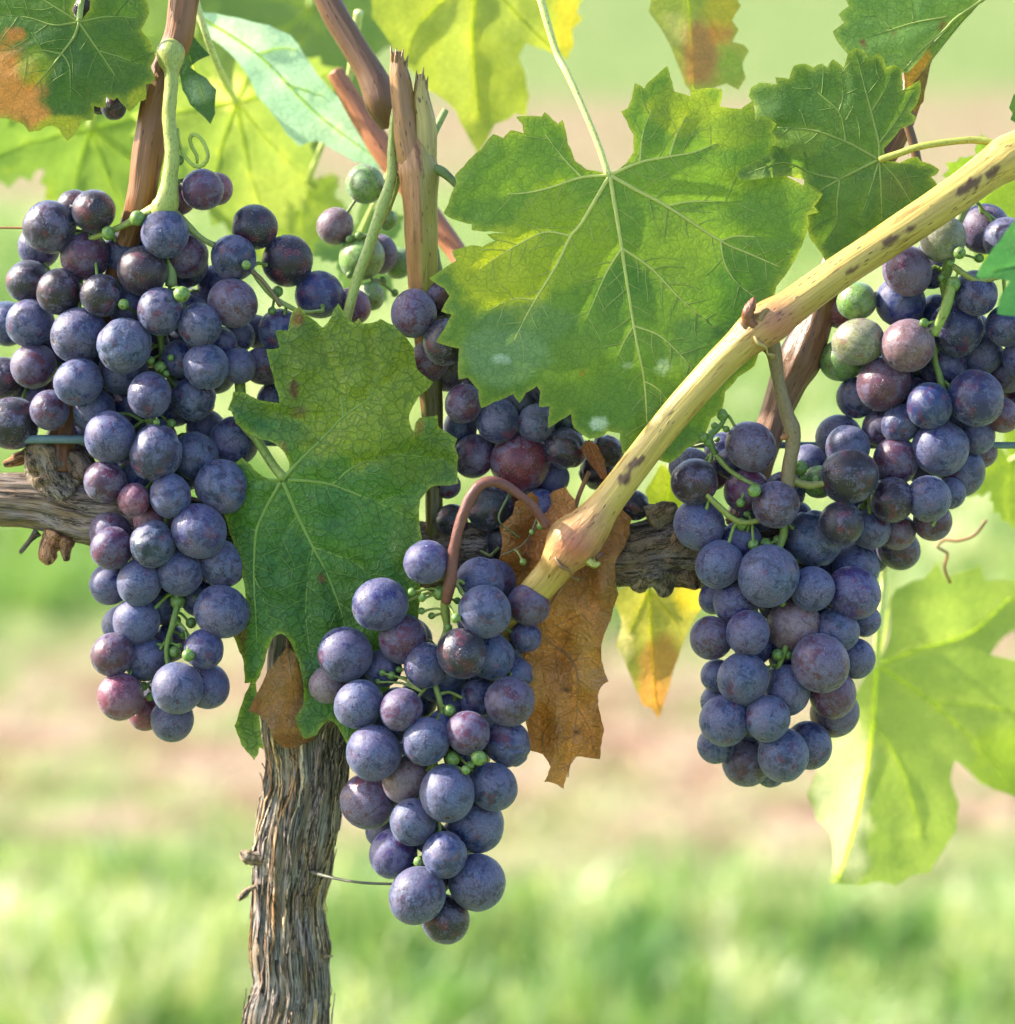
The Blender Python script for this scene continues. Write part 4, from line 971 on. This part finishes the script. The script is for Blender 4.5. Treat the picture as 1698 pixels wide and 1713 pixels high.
# ------------------------------------------------------------------ grapes
def sphere_mesh(name, seed, nu=26, nv=17):
    r_ = np.random.RandomState(seed)
    V = [(0, 0, 1)]
    for j in range(1, nv):
        p = math.pi*j/nv
        for i in range(nu):
            t = 2*math.pi*i/nu
            V.append((math.sin(p)*math.cos(t), math.sin(p)*math.sin(t), math.cos(p)))
    V.append((0, 0, -1)); V = np.array(V)
    n = .022*vn(V[:, 0]*1.3, V[:, 1]*1.3, V[:, 2]*1.3+seed*9, seed) + .008*vn(V[:, 0]*4, V[:, 1]*4, V[:, 2]*4, seed+3)
    pole = .06*np.exp(-((1-V[:, 2])/.03))+.03*np.exp(-((1+V[:, 2])/.012))
    V2 = V*(1+n-pole)[:, None]*np.array([1, 1+r_.uniform(-.02, .02), 1+r_.uniform(-.03, .05)])
    F = []
    for i in range(nu): F.append([0, 1+i, 1+(i+1) % nu])
    for j in range(nv-2):
        a = 1+j*nu
        for i in range(nu): F.append([a+i, a+nu+i, a+nu+(i+1) % nu, a+(i+1) % nu])
    a = 1+(nv-2)*nu; e_ = len(V)-1
    for i in range(nu): F.append([a+i, e_, a+(i+1) % nu])
    return mesh(name, V2, F)
def wrinkle_mesh(name, seed, amp=.075):
    me = sphere_mesh(name, seed, 44, 30)
    co = np.zeros(len(me.vertices)*3, np.float32); me.vertices.foreach_get('co', co); co = co.reshape(-1, 3)
    q = np.abs(vn(co[:, 0]*1.9, co[:, 1]*1.9, co[:, 2]*1.2, seed)); q2 = vn(co[:, 0]*8, co[:, 1]*8, co[:, 2]*4, seed+1)
    co *= (1-amp*np.clip(1-q*3, 0, 1)-.008*q2)[:, None]
    me.vertices.foreach_set('co', co.ravel()); me.update(); return me
GM = [sphere_mesh('grape', s) for s in range(6)]
WM = [wrinkle_mesh('wrinkled_grape', s) for s in (21, 22, 23)]
BM = [sphere_mesh('unripe_berry', s, 14, 9) for s in (41, 42)]
for m in GM+WM: m.materials.append(M_GRAPE)
for m in BM: m.materials.append(M_BERRY)

KIND = {  # skin colour, bloom amount, label
    'b': ((.030,.026,.100), .74, None), 'B': ((.020,.024,.095), .58, None), 'w': ((.02,.03,.09), .66, 'slightly wrinkled blue grape'),
    'p': ((.085,.022,.050), .55, None), 'd': ((.022,.012,.020), .30, 'dark nearly black grape'), 'r': ((.19,.040,.075), .55, 'half ripe pinkish red grape'),
    'm': ((.24,.25,.11), .42, 'pale green grape just starting to turn'), 'q': ((.11,.014,.022), .48, 'very large grape with red blotches'),
    'l': ((.19,.115,.130), .50, 'grape turning from green to pink'), 'g': ((.17,.31,.07), .32, 'large green unripe grape'), 'k': ((.016,.012,.016), .15, 'shrivelled black grape')}


def bunch(label, spec, berries, axis, d0, bulge, stem_tint=(.15,.20,.055), extra=(), pexp=None, fill=0):
    """spec: 'x,y,r,kind,layer;...' ; axis: [(x,y,halfwidth,stem r)]"""
    L = []
    for t in spec.replace('\n', '').split(';'):
        t = t.strip()
        if not t: continue
        a = t.split(','); L.append((float(a[0]), float(a[1]), float(a[2])*1.045, a[3].strip(), int(a[4]) if len(a) > 4 else 0))
    L.sort(key=lambda g: g[4])
    ay = [a[1] for a in axis]; axx = [a[0] for a in axis]; aw = [a[2] for a in axis]
    placed = []
    for x, y, r, k, lay in L:
        cx = np.interp(y, ay, axx); hw = np.interp(y, ay, aw)
        u = min(abs(x-cx)/(hw+20), 1)
        d = d0 - bulge*hw*math.sqrt(max(0, 1-u*u)) + hw*.5 + lay*8
        for (x2, y2, r2, d2, k2, l2) in placed:
            D2 = (x-x2)**2+(y-y2)**2; rs = (r+r2)*(.93 if l2 != lay else .90)
            if D2 < rs*rs:
                need = math.sqrt(rs*rs-D2)
                d = max(d, d2+need) if d > d2-need else d
        placed.append((x, y, r, d, k, lay))
    # hidden berries at the back give the bunch its body
    top, bot = min(p[1] for p in placed), max(p[1] for p in placed)
    back = 0
    for _ in range(6000):
        if back >= fill*1.6: break
        y = rnd.uniform(top+60, bot-50); cx = np.interp(y, ay, axx); hw = np.interp(y, ay, aw)
        x = cx+rnd.uniform(-1, 1)*(hw-38)*.8; r = rnd.uniform(33, 40); d = d0+hw*rnd.uniform(.5, 1.15)
        q = [p for p in placed if (p[0]-x)**2+(p[1]-y)**2+(p[3]-d)**2 < ((p[2]+r)*.92)**2]
        hid = [p for p in placed if p[3] < d and math.hypot(p[0]-x, p[1]-y) < p[2]*1.0]
        if q or not hid: continue
        placed.append((x, y, r, d, 'B', 9)); back += 1
    org = P(axis[0][0], axis[0][1], d0).reshape(3)
    e = thing('grape_bunch', org, label, 'grape bunch', None)
    ayy = np.array(ay)
    parts = []
    rach = [(a[0], a[1], d0+a[2]*.25 if i else d0, a[3]*(.75 if i > 1 else 1)) for i, a in enumerate(axis)]
    full = []
    for i in range(len(rach)-1):
        p_, q_ = rach[i], rach[i+1]; full.append(p_)
        m_ = [(p_[t]+q_[t])/2 for t in range(4)]; sg = 9 if i % 2 else -9
        if i: full.append((m_[0]+sg, m_[1], m_[2]+6, m_[3]*.9))
    rach = full+[rach[-1]]
    parts.append(tube_data(cpts(rach), 9, 7, lambda TH, SS, R: .8*vn(np.cos(TH)*2, np.sin(TH)*2, SS/12, 4), stem_tint))
    rc = c3([a[0] for a in rach], [a[1] for a in rach], [a[2] for a in rach])
    rcd = catmull(np.concatenate([rc, np.ones((len(rc), 1))], 1), 8)[:, :3]
    net = [q for q in rcd]
    for pl, _t in extra:
        ec = cpts(pl); net += [q for q in catmull(ec, 10)[:, :3] if q[1] < ec[:, 1].max() - 120 or len(pl) < 7]
    todo = []
    def put(x, y, r, d, meshes, mat_color, nm, lab):
        c = c3(x, y, d); rr = r*(DP+d)/DP
        target = c+np.array([0, 55+r*.4, 0])
        j = np.argmin(np.linalg.norm(rcd-target, axis=1)); q = rcd[j]
        o = link(nm, rnd.choice(meshes), None, e, world(c)-org, lab)
        s = rr*U
        o.scale = (s*rnd.uniform(.97, 1.035), s*rnd.uniform(.97, 1.035), s*rnd.uniform(.98, 1.07))
        # stalk end towards the stem, scar outward with some disorder
        v = world(q)-world(c); v = Vector(v).normalized() + Vector((rnd.uniform(-.45,.45), rnd.uniform(-.3,.5), rnd.uniform(-.3,.45)))
        o.rotation_euler = v.to_track_quat('Z', 'Y').to_euler()
        o.rotation_mode = 'XYZ'
        if mat_color: o.color = mat_color
        todo.append((c, rr, r))
    def grow():
        left = list(todo); N_ = np.array(net)
        while left:
            ds = [np.min(np.linalg.norm((N_-t_[0])*np.array([1, 1, 1.0]), axis=1)) for t_ in left]
            i = int(np.argmin(ds)); c, rr, r = left.pop(i)
            w_ = np.linalg.norm(N_-(c+np.array([0, rr*.9, rr*.4])), axis=1); q = N_[int(np.argmin(w_))]
            dv = q-c; L_ = np.linalg.norm(dv)+1e-6; dirn = dv/L_
            a0 = c+dirn*rr*.86; a1 = c+dirn*rr*1.06
            mid = (a1+q)/2+np.array([0, min(8, L_*.08), min(14, L_*.12)])
            pr = 2.7 if r > 20 else 2.0
            wid = pr+min(1.6, L_*.012)
            parts.append(tube_data(np.array([[*q, wid], [*mid, pr+.3], [*a1, pr+.3], [*a0, pr+1.8]]), 6, 12, None, np.array(stem_tint)*rnd.uniform(.8, 1.25)))
            if r > 20: N_ = np.vstack([N_, mid, (mid+q)/2, (mid+a1)/2])
    for x, y, r, d, k, lay in placed:
        skin, amt, lab = KIND[k]
        j0 = rnd.uniform(.65, 1.3); j = [j0*rnd.uniform(.75, 1.3) for _ in range(3)]
        if k in 'rlmgq': j = [rnd.uniform(.93, 1.07) for _ in range(3)]
        colr = (skin[0]*j[0], skin[1]*j[1], skin[2]*j[2], min(1, max(0, amt+rnd.uniform(-.24, .12))))
        put(x, y, r, d, WM if k in 'wk' else GM, colr, 'grape', lab if lay < 9 else None)
    for t in berries.split(';'):
        t = t.strip()
        if not t: continue
        a = [float(q) for q in t.split(',')]
        x, y, r = a[:3]
        dd = a[3] if len(a) > 3 else None
        if dd is None:
            near = [p[3]-p[2]*.2 for p in placed if math.hypot(p[0]-x, p[1]-y) < p[2]+r+25 and p[5] < 9]
            dd = (sum(near)/len(near) if near else d0)
            for p in placed:   # keep clear of neighbours
                D2 = (p[0]-x)**2+(p[1]-y)**2; rs = p[2]+r
                if D2 < rs*rs:
                    need = math.sqrt(rs*rs-D2)
                    if abs(dd-p[3]) < need: dd = p[3]-need
        put(x, y, r, dd, BM, None, 'unripe_berry', None)
    for pl, tint in extra:
        parts.append(tube_data(cpts(pl), 12, 5, lambda TH, SS, R: .9*vn(np.cos(TH)*2, np.sin(TH)*2, SS/14, 4), tint))
    grow()
    tube_obj('stem', parts, M_STEM, e, org)
    return e


YG = (.34,.40,.10)
bunch('largest bunch of blue black grapes, filling the left side, with pink grapes near its tip',
"""83,380,42,d,0;157,353,36,d,0;125,348,30,d,1;65,413,34,B,2;142,427,39,p,1;276,391,38.5,B,0;312,427,35,p,1;238,453,41,d,0;48,471,35,d,1;100,488,36,d,0;
170,494,35,d,1;51,541,39,B,0;12,541,35,B,1;133,561,45,b,1;208,577,43,w,0;268,521,37,B,0;334,544,35,b,0;389,507,39,p,0;426,380,36,d,1;391,431,36,B,0;481,436,40,d,0;
534,493,38,B,0;590,512,30,p,1;339,317,33,p,0;362,316,27,r,1;300,332,27,r,2;468,553,35,B,1;369,572,25,b,2;345,613,37,w,0;400,562,26,b,2;398,612,29,b,1;440,612,30,p,2;462,670,30,B,2;
250,661,36,b,0;323,666,37,w,1;131,639,38,B,0;56,612,37,p,0;5,634,35,d,1;83,686,33,p,0;20,708,44,d,0;158,685,33,b,2;150,712,34,b,3;205,618,40,b,2;
184,731,41,b,0;261,757,43,w,0;232,788,36,w,1;326,764,39,w,1;392,738,40,b,2;372,814,42,w,0;176,806,34,p,0;188,840,30,B,2;224,836,27,r,0;285,829,34,b,0;255,868,32,r,2;186,890,35,p,1;187,917,34,p,0;256,911,38,w,0;
333,888,43,b,0;301,958,36,b,0;372,943,38,b,0;233,974,37,b,0;184,977,33,b,2;333,1000,30,b,2;371,1023,43,b,1;228,1039,38,b,0;202,1045,30,b,2;188,1095,34,p,0;245,1103,35,b,0;341,1086,31,b,1;201,1165,37,r,0;270,1010,32,B,3;285,1075,30,B,3;215,1070,30,B,3;270,1160,30,B,3;310,905,34,B,3;215,905,32,B,3;150,600,32,B,3;160,640,30,B,3;346,1147,37,b,1;297,1151,42,b,0;245,1192,30,r,2;288,1204,35,b,1;
140,740,32,b,3;345,718,32,B,3;300,600,30,B,3;95,590,34,B,3;215,510,32,B,3;185,560,30,B,3;430,555,26,B,3;60,655,34,B,3;300,860,34,B,3;205,760,34,B,3""",
"297,1006,13;294,1039,9;320,1042,9.5;315,1096,11;292,1091,10;240,1148,8;252,1165,8;268,614,10;252,603,7;286,598,6;278,625,6;286,708,8;262,706,6;464,488,10;207,509,10;181,390,12;230,365,13;299,268,9,10;412,443,8;455,520,7;305,1062,7;283,1070,6;300,1080,5;304,492,14",
[(280,345,40,14),(272,400,90,9),(275,450,150,8),(268,560,200,8),(258,680,170,8),(258,760,130,8),(278,860,115,7),(285,960,105,7),(290,1040,92,7),(285,1130,80,5),(280,1190,45,4)], 10, .55, (.16,.25,.05),
extra=[([(285,66,24,7),(285,75,22,19),(285,89,17,24),(286,106,12,20),(287,122,8,13),(286,150,4,11.5),(283,200,0,11.5),(288,260,-2,13),(284,300,0,14),(280,335,4,20),(272,352,10,22),(265,372,22,10)], YG),
       ([(262,350,10,12),(235,362,20,9),(205,378,28,6),(150,400,40,4)], YG), ([(290,355,12,8),(340,400,22,5),(410,440,30,4.5),(450,490,35,4.5),(500,520,40,4),(540,520,45,3)], (.24,.30,.09)),
       ([(400,440,30,4),(440,470,28,3.5),(470,512,30,3.5)], (.20,.16,.08)), ([(286,478,40,10),(286,455,42,9),(285,430,40,9)], (.26,.36,.12))], fill=46)

bunch('central hanging bunch in front of the brown dead leaf, tapering to one dark grape',
"""713,940,36,b,0;636,1011,43,b,0;674,1069,38,p,0;577,1094,43,b,0;549,1145,31,l,1;600,1178,39,b,0;671,1187,34,p,0;713,1113,36,b,1;735,1130,44,b,2;772,1093,39,d,0;811,1023,42,B,0;803,972,38,b,1;826,972,36,b,2;
884,1012,34,p,1;880,1065,24,b,3;820,1098,38,w,2;850,1085,28,w,3;816,1138,30,w,3;853,1173,41,p,0;848,1028,35,b,2;862,1128,30,w,2;640,1118,30,b,3;762,1145,38,b,3;800,1040,34,b,3;700,1170,32,B,3;745,1215,30,B,3;660,1340,32,b,3;770,1400,32,b,3;590,1120,30,B,3;783,1226,36,p,0;713,1240,38,b,0;625,1259,44,b,0;849,1244,37,w,1;680,1303,39,l,1;748,1327,44,b,0;825,1316,38,b,1;617,1340,46,p,1;
691,1375,37,b,0;796,1378,45,b,1;658,1428,40,b,1;744,1430,37,w,0;798,1476,46,b,1;698,1498,45,b,0;745,1538,40,d,1;640,1388,28,b,3;800,1170,30,w,3;760,1180,28,b,3;720,1400,28,B,3;650,1220,28,b,3""",
"752,1189,11;757,1269,12;801,1268,13;701,1442,10;736,992,12;763,1034,9;689,990,7;706,1000,7;779,1288,8;787,1280,7;705,1022,6;722,1030,6;640,1125,6;655,1130,7;668,1120,6;765,1005,6;750,1050,7;632,1140,5",
[(757,930,30,8),(745,1010,110,8),(732,1090,140,6.5),(735,1170,140,7),(733,1260,130,6),(725,1340,110,6),(728,1430,85,5),(735,1510,45,4)], -75, .5, (.24,.30,.07),
extra=[([(915,882,-48,6.5),(900,858,-56,7),(878,835,-66,7.5),(850,815,-74,8),(825,806,-80,9),(803,812,-82,9.5),(785,835,-84,9.5),(772,868,-84,9.5),(762,905,-82,9.5),(757,935,-78,10),(753,975,-74,10),(746,1008,-60,8)], (.17,.065,.05))], fill=22)

bunch('shaded purple bunch behind the two large central leaves, one grape very large and red blotched',
"""692,524,37,p,-5;733,495,33,p,-4;745,572,37,d,-5;718,604,32,p,-4;748,622,30,p,-3;776,675,31,p,-2;832,703,35,B,0;897,708,32,B,0;945,750,34,k,0;793,763,34,p,1;870,773,47,q,0;770,715,28,B,2;925,800,27,b,2;820,850,36,k,2;
757,870,27,k,2;785,905,28,B,3;1060,845,25,k,1;1015,755,27,k,1;870,680,27,B,2;748,812,22,p,3;955,700,32,B,3;1000,790,30,k,3;905,850,30,B,3;840,905,28,k,3;915,640,34,B,3;845,640,34,B,3;790,610,34,B,3;860,560,34,B,3""",
"905,880,7,5;890,890,5,5;875,940,6,-10;765,915,6;1200,735,5",
[(735,460,30,7),(755,540,70,8),(800,620,110,7),(850,700,120,7),(870,790,110,6),(850,880,90,5),(820,930,50,4)], 62, .45, (.17,.20,.06),
extra=[([(735,460,62,7),(725,400,75,6),(716,340,60,7)], (.24,.26,.08)),([(850,830,45,2),(835,870,38,1.5),(870,900,35,1.2)],(.1,.14,.05)),([(905,850,40,1.4),(880,905,35,1.2),(840,930,35,1.2)],(.13,.14,.07))], fill=10)

bunch('blue bunch with one pink grape hanging on a brown green stem below the yellow cane',
"""1256,747,40,p,0;1162,806,38,d,0;1155,782,33,B,1;1192,793,27,r,2;1249,821,35,p,1;1298,844,38,p,0;1170,877,43,b,0;1352,776,31,B,2;1370,806,27,g,1;1403,732,37,b,2;1418,748,36,b,1;1421,797,46,d,0;1499,771,38,p,1;
1492,836,38,d,0;1407,876,36,d,0;1361,902,48,w,1;1203,944,38,b,0;1285,963,48,B,0;1359,985,37,b,0;1427,992,42,b,0;1432,948,38,b,2;1455,885,32,b,2;1501,889,30,p,2;1503,918,34,d,3;1196,1000,26,b,2;1232,1005,36,b,1;
1327,1045,44,l,0;1251,1059,36,b,0;1190,1067,34,p,1;1400,1055,34,b,1;1446,1038,27,b,2;1431,1101,32,b,1;1373,1109,45,p,0;1243,1135,42,B,0;1317,1154,38,b,1;1393,1161,38,p,1;1396,1192,40,p,2;1199,1130,26,b,3;1212,1206,41,B,0;
1200,1172,26,b,3;1284,1202,36,B,0;1352,1247,38,B,1;1197,1247,30,B,1;1249,1274,38,p,1;1310,1263,41,B,0;1288,1288,28,B,2;1300,1010,30,B,3;1455,930,30,b,3;1212,755,30,B,3;1310,1100,24,B,3;1240,905,32,B,3;1330,870,30,B,3;1440,850,36,b,3;1425,905,30,w,3;1480,870,30,b,3;1222,775,26,B,2""",
"1338,783,13;1262,821,11;1240,877,11;1260,911,9;1280,909,10;1301,904,9;1301,1095,10;1318,1095,8;1239,841,8;1208,694,10,0;1175,731,10,0;1195,712,6,0;1215,718,6,0;1185,740,8,0;1366,805,10;1345,800,7;1225,865,6;1250,860,6;1443,850,8",
[(1318,810,30,12),(1305,850,130,9),(1300,930,150,8),(1310,1010,135,8),(1312,1090,125,7),(1300,1180,105,6),(1280,1270,70,4)], -12, .5, (.20,.29,.06),
extra=[([(1286,572,-50,19),(1295,592,-42,13),(1303,640,-30,11),(1316,690,-24,11.5),(1325,716,-22,14),(1326,745,-20,12.5),(1320,780,-16,12),(1318,815,-12,12)], (.20,.155,.08)),
       ([(1318,800,-10,7),(1350,812,-8,6.5),(1390,808,-4,6),(1440,812,6,5)], (.24,.24,.07)),([(1312,830,0,7),(1270,815,2,5),(1225,790,5,4),(1195,760,2,4)], (.24,.30,.08)),
       ([(1308,852,12,6),(1270,870,-2,5),(1235,872,-12,5),(1200,845,-20,5),(1180,825,-22,4)], (.26,.30,.07)),([(1195,760,0,4),(1188,730,0,6),(1205,712,0,5),(1215,695,0,4)], (.12,.22,.05)),([(1322,728,-26,4),(1312,731,-28,5),(1307,734,-30,3)],(.34,.15,.05))], fill=30)

bunch('upper right bunch behind the cane, blue grapes with pale green ones on its left',
"""1647,383,40,p,0;1577,399,38,m,0;1683,400,36,b,-1;1518,453,41,p,0;1433,504,31,g,0;1405,520,28,r,1;1506,505,41,B,1;1633,493,34,B,0;1600,550,42,B,1;1685,545,34,B,0;1436,572,39,m,0;1409,602,35,g,1;1519,578,43,l,0;
1478,641,43,p,1;1433,665,32,B,2;1577,611,38,B,2;1642,590,34,B,2;1555,679,38,B,0;1632,666,45,B,0;1573,749,45,B,0;1507,709,31,B,1;1676,694,28,p,2;1606,788,40,B,1;1553,834,36,B,1;1632,727,32,B,2;1472,716,29,p,3;1560,872,32,p,2;
1590,825,24,B,3;1685,625,30,p,2;1661,632,30,p,3;1640,755,28,p,3;1545,780,30,B,3;1600,640,34,B,3;1540,640,34,B,3;1720,600,38,B,1;1735,520,36,B,1;1715,660,36,p,2;1740,440,38,p,1""",
"1605,423,11;1595,475,12;1638,432,8;1588,493,9;1546,540,8;1590,440,7;1575,465,6",
[(1592,420,40,9),(1580,470,110,9),(1570,550,140,8),(1575,640,140,8),(1575,730,105,7),(1570,820,70,5),(1560,880,40,3)], 25, .5, (.22,.32,.07),
extra=[([(1592,480,5,8),(1580,520,5,9),(1562,560,15,8)], (.26,.36,.08)),([(1592,420,20,9),(1600,380,35,8),(1630,320,40,8),(1670,275,10,9)], (.2,.26,.08)),([(1595,445,5,5),(1615,460,5,5),(1640,470,5,5),(1680,460,5,5)], (.26,.30,.08))], fill=24)

bunch('few scattered unripe green and pink grapes between the left bunch and the torn stub',
"""611,308,31,g,0;561,378,30,l,0;605,430,36,g,1;635,425,30,p,2;621,495,22,g,1;648,368,16,g,2;665,440,26,g,3""",
"600,395,8;585,400,7;640,470,8;660,490,7;585,460,6",
[(650,330,30,4),(625,380,60,4),(620,430,60,4),(640,500,40,3)], 150, .3, (.18,.24,.08), extra=[([(668,290,60,5),(655,340,110,4),(625,395,140,4)], (.2,.26,.08)),([(611,320,150,4),(640,315,150,5),(655,320,120,5)], (.16,.12,.06))])
bunch('mostly hidden dark grapes behind the top left leaf', """190,178,22,d,0;165,165,26,k,1;200,150,24,k,1;137,12,16,d,0;160,110,30,k,2;120,80,30,k,2;140,40,26,k,2""", "",
[(150,-40,20,5),(155,60,40,4),(175,150,30,3)], 10, .2, (.1,.12,.05), extra=[([(150,-40,10,5),(180,-90,40,6),(230,-140,60,7)], (.2,.15,.06))])
